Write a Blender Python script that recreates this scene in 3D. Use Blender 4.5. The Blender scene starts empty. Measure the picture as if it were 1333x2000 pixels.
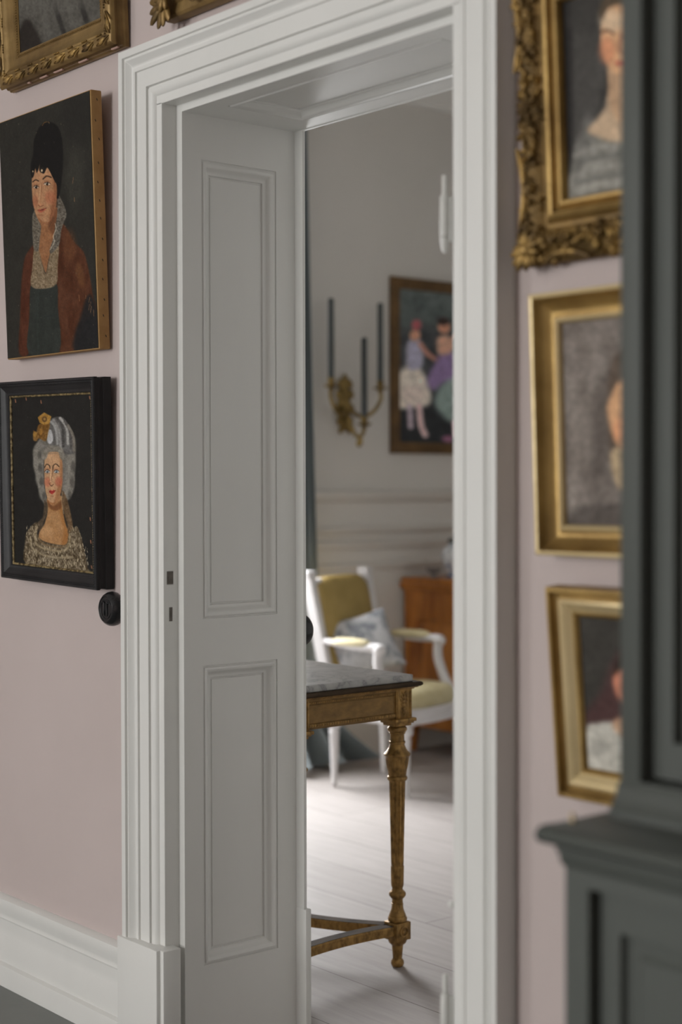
import bpy, bmesh, math, random
import numpy as np
from mathutils import Vector, Matrix, Euler

PI = math.pi
R = math.radians
random.seed(7)
rng = np.random.RandomState(11)
scene = bpy.context.scene
COL = scene.collection

# ------------------------------------------------------------------ camera
cam_data = bpy.data.cameras.new('camera')
cam = bpy.data.objects.new('camera', cam_data)
COL.objects.link(cam)
cam_data.sensor_fit = 'HORIZONTAL'
cam_data.sensor_width = 24.0
cam_data.lens = 55.0
cam.location = (3.15, -1.985, 1.33)
YAW, PITCH, ROLL = R(50.05), R(-1.025), R(-0.117)
F = Vector((-math.sin(YAW) * math.cos(PITCH), math.cos(YAW) * math.cos(PITCH), math.sin(PITCH)))
R0 = Vector((math.cos(YAW), math.sin(YAW), 0))
U0 = R0.cross(F)
RR = math.cos(ROLL) * R0 + math.sin(ROLL) * U0
UU = RR.cross(F)
rot = Matrix((RR, UU, -F)).transposed()
cam.rotation_euler = rot.to_euler()
cam_data.dof.use_dof = True
cam_data.dof.focus_distance = 3.85
cam_data.dof.aperture_fstop = 1.8
cam_data.clip_start = 0.05
scene.camera = cam

# ------------------------------------------------------------------ world, light, exposure
world = bpy.data.worlds.new('sky')
scene.world = world
world.use_nodes = True
wb = world.node_tree.nodes['Background']
wb.inputs['Color'].default_value = (0.80, 0.88, 1.0, 1)
wb.inputs['Strength'].default_value = 1.0


def area_light(name, loc, rot_e, sx, sy, power, col):
    d = bpy.data.lights.new(name, 'AREA')
    d.shape = 'RECTANGLE'
    d.size, d.size_y, d.energy, d.color = sx, sy, power, col
    o = bpy.data.objects.new(name, d)
    COL.objects.link(o)
    o.location = loc
    o.rotation_euler = rot_e
    return o


# daylight: open sky seen through the windows of the left (street) wall, plus one added front window
def aim(o, target):
    o.rotation_euler = (Vector(target) - o.location).to_track_quat('-Z', 'Y').to_euler()


L1 = area_light('sky_daylight', (-4.05, 2.75, 4.45), (0, 0, 0), 1.5, 1.5, 385, (0.97, 0.98, 1.0))
aim(L1, (-1.9, 1.95, 1.2))
area_light('sky_daylight', (-2.99, 2.05, 1.80), (0, R(-90), 0), 2.5, .9, 178, (0.97, 0.98, 1.0))
area_light('sky_daylight', (-2.99, -6.0, 1.95), (0, R(-90), 0), 2.3, 2.3, 150, (1.0, 1.0, 0.985))
area_light('sky_daylight', (-.1, -8.14, 1.95), (R(90), 0, 0), 1.6, 2.3, 262, (1.0, 1.0, 0.985))  # shines through the added front window
vs = scene.view_settings
vs.view_transform = 'Standard'
vs.look = 'None'
vs.exposure = 0.0
vs.gamma = 1.0
vs.use_curve_mapping = False
scene.cycles.use_denoising = True
scene.cycles.max_bounces = 10
scene.cycles.diffuse_bounces = 6


# ------------------------------------------------------------------ colour and materials
def lin(c):
    return tuple(((v / 255.0) / 12.92 if v <= 10.31 else ((v / 255.0 + 0.055) / 1.055) ** 2.4) for v in c)


class Nodes:
    def __init__(self, name):
        self.m = bpy.data.materials.new(name)
        self.m.use_nodes = True
        self.t = self.m.node_tree
        self.b = self.t.nodes['Principled BSDF']

    def n(self, kind, **kw):
        x = self.t.nodes.new(kind)
        for k, v in kw.items():
            if k in x.inputs:
                x.inputs[k].default_value = v
            else:
                setattr(x, k, v)
        return x

    def l(self, a, b):
        self.t.links.new(a, b)

    def coords(self, scale=(1, 1, 1), rotation=(0, 0, 0)):
        tc = self.n('ShaderNodeTexCoord')
        mp = self.n('ShaderNodeMapping')
        mp.inputs['Scale'].default_value = scale
        mp.inputs['Rotation'].default_value = rotation
        self.l(tc.outputs['Object'], mp.inputs['Vector'])
        return mp.outputs['Vector']

    def noise(self, vec, scale, detail=4, rough=0.55, dist=0.0):
        x = self.n('ShaderNodeTexNoise')
        x.inputs['Scale'].default_value = scale
        x.inputs['Detail'].default_value = detail
        x.inputs['Roughness'].default_value = rough
        x.inputs['Distortion'].default_value = dist
        self.l(vec, x.inputs['Vector'])
        return x.outputs['Fac']

    def ramp(self, fac, stops):
        x = self.n('ShaderNodeValToRGB')
        e = x.color_ramp.elements
        while len(e) < len(stops):
            e.new(0.5)
        for i, (p, c) in enumerate(stops):
            e[i].position = p
            e[i].color = (*c, 1)
        self.l(fac, x.inputs['Fac'])
        return x.outputs['Color']

    def bump(self, fac, strength, dist=0.01):
        x = self.n('ShaderNodeBump')
        x.inputs['Strength'].default_value = strength
        x.inputs['Distance'].default_value = dist
        self.l(fac, x.inputs['Height'])
        self.l(x.outputs['Normal'], self.b.inputs['Normal'])

    def set(self, **kw):
        for k, v in kw.items():
            self.b.inputs[k.replace('_', ' ')].default_value = v


def mottled(name, c1, c2, scale=6, rough=0.5, metal=0.0, bump=0.05, bscale=60, stretch=(1, 1, 1), p=(0.35, 0.65), detail=5, spec=0.5, bdist=0.004):
    """two-tone noise material, the base of most surfaces here"""
    k = Nodes(name)
    v = k.coords(stretch)
    f = k.noise(v, scale, detail)
    k.l(k.ramp(f, [(p[0], c1), (p[1], c2)]), k.b.inputs['Base Color'])
    k.set(Roughness=rough, Metallic=metal)
    k.b.inputs['Specular IOR Level'].default_value = spec
    if bump:
        k.bump(k.noise(v, bscale, 4), bump, bdist)
    return k.m


M = {}
M['white'] = mottled('white_gloss_paint', (0.665, 0.665, 0.64), (0.705, 0.705, 0.68), 3, 0.42, bump=0.12, bscale=25, stretch=(1, 1, 0.35), bdist=0.002)
M['pink'] = mottled('pink_wall_paint', (0.505, 0.430, 0.412), (0.53, 0.453, 0.435), 2.0, 0.75, bump=0.10, bscale=180, bdist=0.002, spec=0.3)
M['grey'] = mottled('grey_wall_paint', (0.665, 0.64, 0.60), (0.685, 0.66, 0.62), 1.6, 0.75, bump=0.08, bscale=120, bdist=0.002, spec=0.3)
M['dado'] = mottled('grey_panelling_paint', (0.63, 0.60, 0.555), (0.66, 0.63, 0.585), 2, 0.55, bump=0.05, bscale=60)
M['ceiling'] = mottled('ceiling_paint', (0.74, 0.73, 0.70), (0.77, 0.76, 0.73), 2, 0.8, bump=0.03)
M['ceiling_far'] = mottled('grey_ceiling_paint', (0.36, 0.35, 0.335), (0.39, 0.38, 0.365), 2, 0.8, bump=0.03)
M['cabinet'] = mottled('green_grey_cabinet_paint', (0.066, 0.073, 0.065), (0.078, 0.086, 0.077), 3, 0.55, bump=0.06, bscale=30, stretch=(1, 1, 0.4), spec=0.35)
M['black'] = mottled('black_frame_paint', (0.011, 0.011, 0.012), (0.019, 0.019, 0.020), 12, 0.45, bump=0.1, bscale=90, spec=0.3)
M['bakelite'] = mottled('black_bakelite', (0.010, 0.010, 0.011), (0.016, 0.016, 0.017), 20, 0.22, bump=0.02)
M['gilt'] = mottled('aged_gilt', (0.25, 0.155, 0.050), (0.44, 0.29, 0.10), 9, 0.42, 0.65, 0.2, 70)
M['gilt_dark'] = mottled('dark_carved_gilt', (0.10, 0.06, 0.02), (0.38, 0.24, 0.075), 22, 0.45, 0.6, 0.35, 120, p=(0.40, 0.62))
M['gilt_bright'] = mottled('bright_gilt', (0.60, 0.47, 0.25), (0.72, 0.57, 0.32), 7, 0.36, 0.45, 0.1, 60)
M['gilt_old'] = mottled('brown_old_gilt', (0.085, 0.052, 0.016), (0.30, 0.185, 0.058), 16, 0.48, 0.5, 0.3, 90, p=(0.30, 0.72))
M['gilt_dull'] = mottled('dull_ochre_gilt', (0.15, 0.090, 0.030), (0.30, 0.195, 0.070), 9, 0.46, 0.5, 0.2, 70)
M['gilt_table'] = mottled('worn_table_gilt', (0.12, 0.066, 0.019), (0.40, 0.235, 0.072), 70, 0.40, 0.6, 0.25, 160, stretch=(1, 1, 0.6), p=(0.28, 0.66))
M['gilt_apron'] = mottled('brown_gilt_panel', (0.13, 0.073, 0.021), (0.25, 0.143, 0.042), 60, 0.45, 0.45, 0.15, 160, stretch=(1, 0.5, 1), p=(0.25, 0.70))
M['wood_dark'] = mottled('dark_worn_wood', (0.035, 0.025, 0.016), (0.075, 0.052, 0.034), 30, 0.75, 0, 0.3, 90, stretch=(1, 0.3, 1), spec=0.08)
M['gold_tape'] = mottled('ochre_paper_edge', (0.33, 0.185, 0.06), (0.40, 0.235, 0.085), 25, 0.6, 0.1, 0.1, 120)
M['cream_pad'] = mottled('pale_yellow_silk', (0.60, 0.52, 0.29), (0.68, 0.60, 0.37), 14, 0.55, bump=0.05, bscale=200)
M['olive'] = mottled('olive_yellow_silk', (0.36, 0.255, 0.075), (0.42, 0.30, 0.10), 14, 0.6, bump=0.05, bscale=200)
M['chair_white'] = mottled('white_chair_paint', (0.70, 0.68, 0.68), (0.76, 0.74, 0.74), 10, 0.45, bump=0.05)
M['candle'] = mottled('dark_candle_wax', (0.045, 0.052, 0.052), (0.060, 0.068, 0.068), 10, 0.5, bump=0.0)
M['brass'] = mottled('aged_brass', (0.17, 0.115, 0.04), (0.36, 0.25, 0.09), 25, 0.42, 0.75, 0.15, 120)
M['curtain'] = mottled('blue_grey_curtain', (0.17, 0.20, 0.21), (0.22, 0.25, 0.26), 5, 0.8, bump=0.1, bscale=250, stretch=(1, 1, 0.2))
M['iron'] = mottled('painted_hinge_iron', (0.55, 0.55, 0.52), (0.62, 0.62, 0.59), 30, 0.4, bump=0.1)
M['shadow_hole'] = mottled('shaded_recess_wood', (0.10, 0.09, 0.075), (0.17, 0.15, 0.13), 40, 0.8, bump=0.1)
M['pewter'] = mottled('grey_pewter', (0.25, 0.24, 0.24), (0.35, 0.34, 0.33), 15, 0.4, 0.5, 0.05)
M['front_floor'] = mottled('grey_painted_boards', (0.155, 0.165, 0.155), (0.185, 0.195, 0.185), 3, 0.45, bump=0.05, bscale=40)
M['pink_chip'] = mottled('bare_gesso', (0.55, 0.36, 0.29), (0.6, 0.4, 0.33), 30, 0.8)


def make_floor():
    k = Nodes('pale_limewashed_boards')
    v = k.coords()
    br = k.n('ShaderNodeTexBrick')
    br.inputs['Scale'].default_value = 1.0
    br.inputs['Mortar Size'].default_value = 0.0018
    br.inputs['Mortar Smooth'].default_value = 0.2
    br.inputs['Brick Width'].default_value = 2.7
    br.inputs['Row Height'].default_value = 0.262
    br.inputs['Color1'].default_value = (0.375, 0.345, 0.33, 1)
    br.inputs['Color2'].default_value = (0.42, 0.388, 0.372, 1)
    br.inputs['Mortar'].default_value = (0.15, 0.13, 0.115, 1)
    mp = k.n('ShaderNodeMapping')
    mp.inputs['Location'].default_value = (0.3, -0.45, 0)
    tc = k.n('ShaderNodeTexCoord')
    k.l(tc.outputs['Object'], mp.inputs['Vector'])
    k.l(mp.outputs['Vector'], br.inputs['Vector'])
    g = k.noise(k.coords((1.2, 14, 1)), 3.0, 6, 0.6)
    gr = k.ramp(g, [(0.3, (0.86, 0.85, 0.84)), (0.7, (1.04, 1.04, 1.04))])
    mx = k.n('ShaderNodeMix')
    mx.data_type = 'RGBA'
    mx.blend_type = 'MULTIPLY'
    mx.inputs['Factor'].default_value = 1.0
    k.l(br.outputs['Color'], mx.inputs[6])
    k.l(gr, mx.inputs[7])
    k.l(mx.outputs[2], k.b.inputs['Base Color'])
    k.set(Roughness=0.6)
    k.b.inputs['Specular IOR Level'].default_value = 0.3
    k.bump(g, 0.06, 0.003)
    return k.m


def make_marble():
    k = Nodes('grey_veined_marble')
    v = k.coords((1, 1, 1), (0.3, 0.2, 0.5))
    f = k.noise(v, 7, 8, 0.62, 1.6)
    c = k.ramp(f, [(0.36, (0.42, 0.41, 0.40)), (0.47, (0.34, 0.335, 0.325)), (0.50, (0.21, 0.21, 0.21)), (0.53, (0.36, 0.35, 0.34)), (0.68, (0.44, 0.43, 0.42))])
    k.l(c, k.b.inputs['Base Color'])
    k.set(Roughness=0.28)
    return k.m


def make_cherry():
    k = Nodes('orange_polished_wood')
    v = k.coords((3, 3, 0.6))
    f = k.noise(v, 4, 6, 0.6, 1.2)
    k.l(k.ramp(f, [(0.3, (0.23, 0.068, 0.010)), (0.55, (0.43, 0.158, 0.026)), (0.75, (0.54, 0.225, 0.043))]), k.b.inputs['Base Color'])
    k.set(Roughness=0.3)
    return k.m


def make_cushion():
    k = Nodes('grey_patterned_cotton')
    v = k.coords()
    f = k.noise(v, 17, 3, 0.5, 0.8)
    k.l(k.ramp(f, [(0.38, (0.24, 0.255, 0.285)), (0.50, (0.44, 0.45, 0.47)), (0.60, (0.60, 0.60, 0.61))]), k.b.inputs['Base Color'])
    k.set(Roughness=0.85)
    k.bump(k.noise(v, 160, 3), 0.2, 0.003)
    return k.m


def make_delft():
    k = Nodes('blue_and_white_glaze')
    v = k.coords()
    f = k.noise(v, 26, 4, 0.6, 0.6)
    k.l(k.ramp(f, [(0.44, (0.70, 0.72, 0.74)), (0.56, (0.60, 0.64, 0.70)), (0.64, (0.10, 0.14, 0.28))]), k.b.inputs['Base Color'])
    k.set(Roughness=0.15)
    return k.m


def make_paint(name):
    """oil paint on canvas: colours come from the painted colour attribute"""
    k = Nodes(name)
    a = k.n('ShaderNodeAttribute')
    a.attribute_name = 'paint'
    v = k.coords()
    f = k.noise(v, 420, 2)
    cr = k.ramp(k.noise(v, 55, 5, 0.65), [(0.3, (0.86, 0.86, 0.86)), (0.7, (1.10, 1.10, 1.10))])
    mx = k.n('ShaderNodeMix')
    mx.data_type = 'RGBA'
    mx.blend_type = 'MULTIPLY'
    mx.inputs['Factor'].default_value = 1.0
    k.l(a.outputs['Color'], mx.inputs[6])
    k.l(cr, mx.inputs[7])
    k.l(mx.outputs[2], k.b.inputs['Base Color'])
    k.set(Roughness=0.55)
    k.b.inputs['Specular IOR Level'].default_value = 0.12
    k.bump(f, 0.18, 0.001)
    return k.m


M['floor'] = make_floor()
M['marble'] = make_marble()
M['cherry'] = make_cherry()
M['cushion'] = make_cushion()
M['delft'] = make_delft()
M['paint'] = make_paint('oil_paint_on_canvas')


# ------------------------------------------------------------------ mesh builder
class MB:
    def __init__(self):
        self.bm = bmesh.new()

    def face(self, pts):
        vs_ = [self.bm.verts.new(p) for p in pts]
        return self.bm.faces.new(vs_)

    def box(self, lo, hi):
        x0, y0, z0 = lo
        x1, y1, z1 = hi
        v = [self.bm.verts.new(p) for p in ((x0, y0, z0), (x1, y0, z0), (x1, y1, z0), (x0, y1, z0), (x0, y0, z1), (x1, y0, z1), (x1, y1, z1), (x0, y1, z1))]
        for q in ((0, 3, 2, 1), (4, 5, 6, 7), (0, 1, 5, 4), (1, 2, 6, 5), (2, 3, 7, 6), (3, 0, 4, 7)):
            self.bm.faces.new([v[i] for i in q])
        return self

    def rbox(self, lo, hi, r=0.003, seg=2):
        """box with rounded edges"""
        b = bmesh.new()
        t = MB.__new__(MB)
        t.bm = b
        t.box(lo, hi)
        bmesh.ops.bevel(b, geom=list(b.edges), offset=r, segments=seg, profile=0.5, affect='EDGES')
        self.merge(b)
        return self

    def merge(self, b, mat=None):
        me = bpy.data.meshes.new('tmp')
        b.to_mesh(me)
        if mat is not None:
            me.transform(mat)
        self.bm.from_mesh(me)
        bpy.data.meshes.remove(me)
        b.free()
        return self

    def rings(self, rings, closed=True, caps=True, loop=False):
        vr = [[self.bm.verts.new(p) for p in r] for r in rings]
        n = len(vr[0])
        m = len(vr)
        for i in range(m if loop else m - 1):
            a, b = vr[i], vr[(i + 1) % m]
            for j in range(n if closed else n - 1):
                k = (j + 1) % n
                self.bm.faces.new((a[j], a[k], b[k], b[j]))
        if caps and not loop and closed:
            self.bm.faces.new(vr[0][::-1])
            self.bm.faces.new(vr[-1])
        return self

    def lathe(self, prof, c=(0, 0, 0), axis='z', seg=24, flute=None):
        out = []
        for h, r in prof:
            ring = []
            for j in range(seg):
                a = 2 * PI * j / seg
                rr = r
                if flute and flute[0] <= h <= flute[1]:
                    rr = r * (1 - flute[3] * max(0.0, math.cos(a * flute[2])) ** 0.6)
                x, y = rr * math.cos(a), rr * math.sin(a)
                if axis == 'z':
                    p = (c[0] + x, c[1] + y, c[2] + h)
                elif axis == '-y':
                    p = (c[0] + x, c[1] - h, c[2] + y)
                elif axis == 'y':
                    p = (c[0] - x, c[1] + h, c[2] + y)
                else:
                    p = (c[0] + h, c[1] + x, c[2] + y)
                ring.append(p)
            out.append(ring)
        return self.rings(out)

    def tube(self, pts, rad, seg=10, flat=1.0):
        pts = [Vector(p) for p in pts]
        n = len(pts)
        if not hasattr(rad, '__len__'):
            rad = [rad] * n
        out = []
        up = Vector((0, 0, 1))
        prev = None
        for i, p in enumerate(pts):
            d = (pts[min(i + 1, n - 1)] - pts[max(i - 1, 0)]).normalized()
            if prev is None:
                s = d.cross(up)
                if s.length < 0.1:
                    s = d.cross(Vector((1, 0, 0)))
            else:
                s = prev - d * prev.dot(d)
            s.normalize()
            prev = s
            t = s.cross(d)
            out.append([p + (s * math.cos(2 * PI * j / seg) + t * math.sin(2 * PI * j / seg) * flat) * rad[i] for j in range(seg)])
        return self.rings(out)

    def blob(self, c, r, rot_e=(0, 0, 0), seg=10, rg=6):
        mat = Matrix.Translation(c) @ Euler(rot_e).to_matrix().to_4x4() @ Matrix.Diagonal((r[0], r[1], r[2], 1))
        b = bmesh.new()
        bmesh.ops.create_uvsphere(b, u_segments=seg, v_segments=rg, radius=1)
        return self.merge(b, mat)

    def sweep(self, path, prof, to3, closed):
        """sweep a moulding profile (t inward, h out) along a mitred 2D path; to3(a, b, h) gives the point"""
        n = len(path)
        P = [Vector(p) for p in path]

        def nrm(i):
            d = (P[(i + 1) % n] - P[i]).normalized()
            return Vector((-d.y, d.x))
        off = []
        for i in range(n):
            if closed:
                a, b = nrm(i - 1), nrm(i)
            elif i == 0:
                a = b = nrm(0)
            elif i == n - 1:
                a = b = nrm(n - 2)
            else:
                a, b = nrm(i - 1), nrm(i)
            m = (a + b)
            m = m / m.dot(a) if m.length > 1e-6 else a
            off.append(m)
        rings = []
        for i in range(n):
            rings.append([to3(*(P[i] + off[i] * t), h) for t, h in prof])
        return self.rings(rings, closed=True, caps=not closed, loop=closed)

    def build(self, name, mat, parent=None, angle=38, loc=None, flip_check=True):
        bm = self.bm
        bmesh.ops.remove_doubles(bm, verts=bm.verts, dist=1e-6)
        if flip_check:
            bmesh.ops.recalc_face_normals(bm, faces=bm.faces)
        for f in bm.faces:
            f.smooth = True
        ca = R(angle)
        for e in bm.edges:
            if len(e.link_faces) != 2 or e.calc_face_angle(0) > ca:
                e.smooth = False
        me = bpy.data.meshes.new(name)
        bm.to_mesh(me)
        bm.free()
        if mat is not None:
            me.materials.append(mat)
        o = bpy.data.objects.new(name, me)
        COL.objects.link(o)
        if parent is not None:
            o.parent = parent
        if loc is not None:
            o.location = loc
        return o


def tag(o, label=None, cat=None, group=None, kind=None):
    if label:
        o['label'] = label
    if cat:
        o['category'] = cat
    if group:
        o['group'] = group
    if kind:
        o['kind'] = kind
    return o


def thing(name, loc, rot_e=(0, 0, 0), label=None, cat=None, group=None, kind=None):
    o = bpy.data.objects.new(name, None)
    o.empty_display_size = 0.05
    COL.objects.link(o)
    o.location = loc
    o.rotation_euler = rot_e
    return tag(o, label, cat, group, kind)


def struct(name, mb, mat):
    o = mb.build(name, mat)
    o['kind'] = 'structure'
    return o


def rect_prof(path_w, path_h):
    return [(-path_w / 2, 0), (path_w / 2, 0), (path_w / 2, path_h), (-path_w / 2, path_h)]


def frame_ring(w, h, prof, z0=0.0):
    """picture frame moulding in local space: x across, z up, -y towards the viewer"""
    mb = MB()
    mb.sweep([(-w / 2, z0), (w / 2, z0), (w / 2, z0 + h), (-w / 2, z0 + h)], prof, lambda a, b, hh: (a, -hh, b), True)
    return mb


def panelled(mb, A, B, panels, to3, depth_prof, raised=None):
    """flat board 0..A x 0..B with sunk panels (a0,a1,b0,b1) sharing one a-range"""
    a0, a1 = panels[0][0], panels[0][1]
    cuts = [0]
    for p in panels:
        cuts += [p[2], p[3]]
    cuts.append(B)

    def q(x0, x1, y0, y1, h=0.0):
        mb.face([to3(x0, y0, h), to3(x1, y0, h), to3(x1, y1, h), to3(x0, y1, h)])
    for i in range(len(cuts) - 1):
        q(0, a0, cuts[i], cuts[i + 1])
        q(a1, A, cuts[i], cuts[i + 1])
        if i % 2 == 0:
            q(a0, a1, cuts[i], cuts[i + 1])
    for p in panels:
        prev = None
        for t, h in depth_prof:
            cur = [to3(p[0] + t, p[2] + t, h), to3(p[1] - t, p[2] + t, h), to3(p[1] - t, p[3] - t, h), to3(p[0] + t, p[3] - t, h)]
            if prev:
                for j in range(4):
                    mb.face([prev[j], prev[(j + 1) % 4], cur[(j + 1) % 4], cur[j]])
            prev = cur
        mb.face(prev)


PANEL_PROF = [(0, 0), (0.001, -0.003), (0.004, -0.003), (0.0055, 0.001), (0.009, 0.002), (0.013, 0.000), (0.017, -0.005), (0.021, -0.0110), (0.026, -0.0140), (0.030, -0.0142), (0.0315, -0.0190), (0.034, -0.0190), (0.0355, -0.0165)]

# ================================================================== THE SETTING
CASING = [(0, 0), (0, .050), (.0160, .050), (.0175, .0440), (.0205, .0440), (.0220, .0465), (.0240, .0462), (.028, .0420), (.034, .0365), (.039, .0330), (.0415, .0325), (.043, .0375), (.0515, .0375), (.0530, .0325), (.0545, .0325), (.0555, .0335), (.0915, .0335), (.0930, .0260), (.0960, .0260), (.0975, .0310), (.103, .0308), (.109, .0280), (.114, .0240), (.1165, .0195), (.1200, .0195), (.1210, .0200), (.1210, 0)]
FAR_CASING = [(0, 0), (0, .045), (.02, .045), (.03, .035), (.07, .030), (.095, .025), (.110, .015), (.120, .010), (.136, .008), (.136, 0)]
FX0, FX1 = -2.65, 4.4          # front room
FY0 = -7.8
DX1, DY1 = 2.0, 4.9            # room beyond
WT = 0.343                     # thickness of the wall between


def wall_hole(x0, x1, y0, y1, z1, hy0, hy1, hz0, hz1):
    mb = MB()
    mb.box((x0, y0, 0), (x1, hy0, z1))
    mb.box((x0, hy1, 0), (x1, y1, z1))
    mb.box((x0, hy0, 0), (x1, hy1, hz0))
    mb.box((x0, hy0, hz1), (x1, hy1, z1))
    return mb


# wall between the rooms: pink on this side, grey on the other
mb = MB()
mb.box((FX0 - .3, 0, 0), (.150, WT / 2, 3.4)).box((1.148, 0, 0), (FX1, WT / 2, 3.4)).box((.150, 0, 2.215), (1.148, WT / 2, 3.4))
struct('wall_back', mb, M['pink'])
mb = MB()
mb.box((FX0 - .3, WT / 2, 0), (.150, WT, 3.4)).box((1.148, WT / 2, 0), (FX1, WT, 3.4)).box((.150, WT / 2, 2.215), (1.148, WT, 3.4))
struct('wall_back_far_side', mb, M['grey'])
struct('wall_left', wall_hole(FX0 - .3, FX0, FY0, 0, 3.4, -7.4, -5.0, .75, 3.1), M['pink'])
struct('wall_right', MB().box((FX1, FY0, 0), (FX1 + .2, 0, 3.4)), M['pink'])
mb = MB()
mb.box((FX0 - .3, FY0 - .3, 0), (-.9, FY0, 3.4)).box((.7, FY0 - .3, 0), (FX1 + .2, FY0, 3.4)).box((-.9, FY0 - .3, 0), (.7, FY0, .75)).box((-.9, FY0 - .3, 3.1), (.7, FY0, 3.4))
struct('wall_front', mb, M['pink'])
struct('floor', MB().box((FX0, FY0, -.05), (FX1, .012, 0)), M['front_floor'])
struct('ceiling', MB().box((FX0, FY0, 3.3), (FX1, 0, 3.4)), M['ceiling'])
struct('wall_far_left', wall_hole(FX0 - .3, FX0, WT, DY1, 3.4, 1.60, 2.50, .45, 2.62), M['grey'])
struct('wall_far_right', MB().box((DX1, WT, 0), (DX1 + .2, DY1, 3.4)), M['ceiling'])
struct('wall_far_back', MB().box((FX0 - .3, DY1, 0), (DX1 + .2, DY1 + .2, 3.4)), M['ceiling'])
struct('floor_far', MB().box((FX0, .012, -.05), (DX1, DY1, 0)), M['floor'])
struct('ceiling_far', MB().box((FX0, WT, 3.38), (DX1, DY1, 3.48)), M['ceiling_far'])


def extrude_x(prof, x0, x1, y=0.0, s=-1):
    return MB().rings([[(x, y + s * p, z) for p, z in prof] for x in (x0, x1)])


def extrude_y(prof, y0, y1, x, s=1):
    return MB().rings([[(x + s * p, y, z) for p, z in prof] for y in (y0, y1)])


BASE = [(0, 0), (.027, 0), (.027, .047), (.0255, .055), (.018, .0590), (.0155, .0600), (.0155, .128), (.0125, .134), (.0120, .150), (.0120, .172), (.0165, .1735), (.018, .178), (.0155, .183), (.0165, .190), (.020, .203), (.0225, .218), (.0205, .229), (.010, .2355), (0, .237)]
struct('baseboard_left', extrude_x(BASE, FX0, .031), M['white'])
struct('baseboard_right', extrude_x(BASE, 1.267, FX1), M['white'])
struct('baseboard_far_side', extrude_x(BASE, FX0, .085, WT, 1), M['dado'])
struct('baseboard_far_left', extrude_y([(0, 0), (.026, 0), (.026, .15), (.020, .165), (.012, .18), (0, .19)], WT + .03, DY1, FX0), M['dado'])
struct('trim_1', extrude_y([(0, 1.240), (.018, 1.245), (.034, 1.262), (.040, 1.285), (.032, 1.296), (0, 1.300)], 2.36, DY1, FX0), M['dado'])
struct('trim_2', extrude_y([(0, 1.085), (.012, 1.088), (.026, 1.102), (.026, 1.116), (.014, 1.122), (0, 1.124)], 2.36, DY1, FX0), M['dado'])
struct('trim_3', extrude_y([(0, 1.010), (.010, 1.012), (.020, 1.028), (.020, 1.048), (.008, 1.054), (0, 1.056)], 2.36, DY1, FX0), M['dado'])
struct('trim_4', extrude_y([(0, .905), (.010, .908), (.018, .922), (.018, .938), (.008, .944), (0, .946)], 2.36, DY1, FX0), M['dado'])
struct('trim_5', extrude_y([(0, 3.22), (.02, 3.22), (.025, 3.245), (.06, 3.275), (.10, 3.33), (.105, 3.35), (.13, 3.36), (.13, 3.38), (0, 3.38)], WT, DY1, FX0), M['ceiling'])
struct('trim_6', extrude_x([(0, 3.22), (.02, 3.22), (.025, 3.245), (.06, 3.275), (.10, 3.33), (.13, 3.36), (.13, 3.38), (0, 3.38)], FX0, DX1, DY1, -1), M['ceiling'])


def make_window(name, hy0, hy1, hz0, hz1):
    mb = MB()
    x0, x1 = FX0 - .24, FX0 - .19
    mb.box((x0, hy0, hz0), (x1, hy0 + .05, hz1)).box((x0, hy1 - .05, hz0), (x1, hy1, hz1))
    mb.box((x0, hy0 + .05, hz0), (x1, hy1 - .05, hz0 + .06)).box((x0, hy0 + .05, hz1 - .05), (x1, hy1 - .05, hz1))
    ym = (hy0 + hy1) / 2
    mb.box((x0, ym - .03, hz0 + .06), (x1, ym + .03, hz1 - .05))
    for z in (hz0 + (hz1 - hz0) * .36, hz0 + (hz1 - hz0) * .68):
        mb.box((x0 + .01, hy0 + .05, z - .012), (x1 - .01, ym - .03, z + .012))
        mb.box((x0 + .01, ym + .03, z - .012), (x1 - .01, hy1 - .05, z + .012))
    o = struct(name, mb, M['white'])
    s = MB().rbox((FX0 - .18, hy0 - .04, hz0 - .03), (FX0 + .03, hy1 + .04, hz0), .004)
    s.build('window_sill', M['white'], o)


make_window('window_1', 1.60, 2.50, .45, 2.62)
mb = MB()
wy0, wy1 = FY0 - .24, FY0 - .19
for bx0, bx1 in ((-.9, -.85), (-.13, -.07), (.65, .7)):
    mb.box((bx0, wy0, .75), (bx1, wy1, 3.1))
for bz0, bz1 in ((.75, .81), (1.58, 1.60), (2.34, 2.36), (3.05, 3.1)):
    mb.box((-.85, wy0, bz0), (-.13, wy1, bz1)).box((-.07, wy0, bz0), (.65, wy1, bz1))
struct('window_added', mb, M['white'])  # unseen window, added for more frontal light on the pink wall
make_window('window_2', -7.4, -5.0, .75, 3.1)

# ---- the doorway: casing, plinths, rebated jambs, panelled linings, hinges
door = thing('door_1', (0, 0, 0), kind='structure')
mb = MB()
mb.sweep([(1.256, 0), (1.256, 2.324), (.042, 2.324), (.042, 0)], CASING, lambda a, b, h: (a, -h, b), False)
mb.build('casing', M['white'], door, 30)
mb = MB()
mb.sweep([(1.206, 0), (1.206, 2.306), (.094, 2.306), (.094, 0)], FAR_CASING, lambda a, b, h: (a, WT + h, b), False)
mb.build('casing', M['white'], door, 30)
for lo, hi in (((.031, -.057, 0), (.1975, .0, .279)), ((1.103, -.057, 0), (1.267, .0, .279)), ((.080, WT - .001, 0), (.2375, WT + .016, .31)), ((1.06, WT - .001, 0), (1.215, WT + .016, .31)), ((.197, -.0475, 0), (.2115, .0, .279))):
    MB().rbox(lo, hi, .002).build('plinth_block', M['white'], door)


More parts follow.
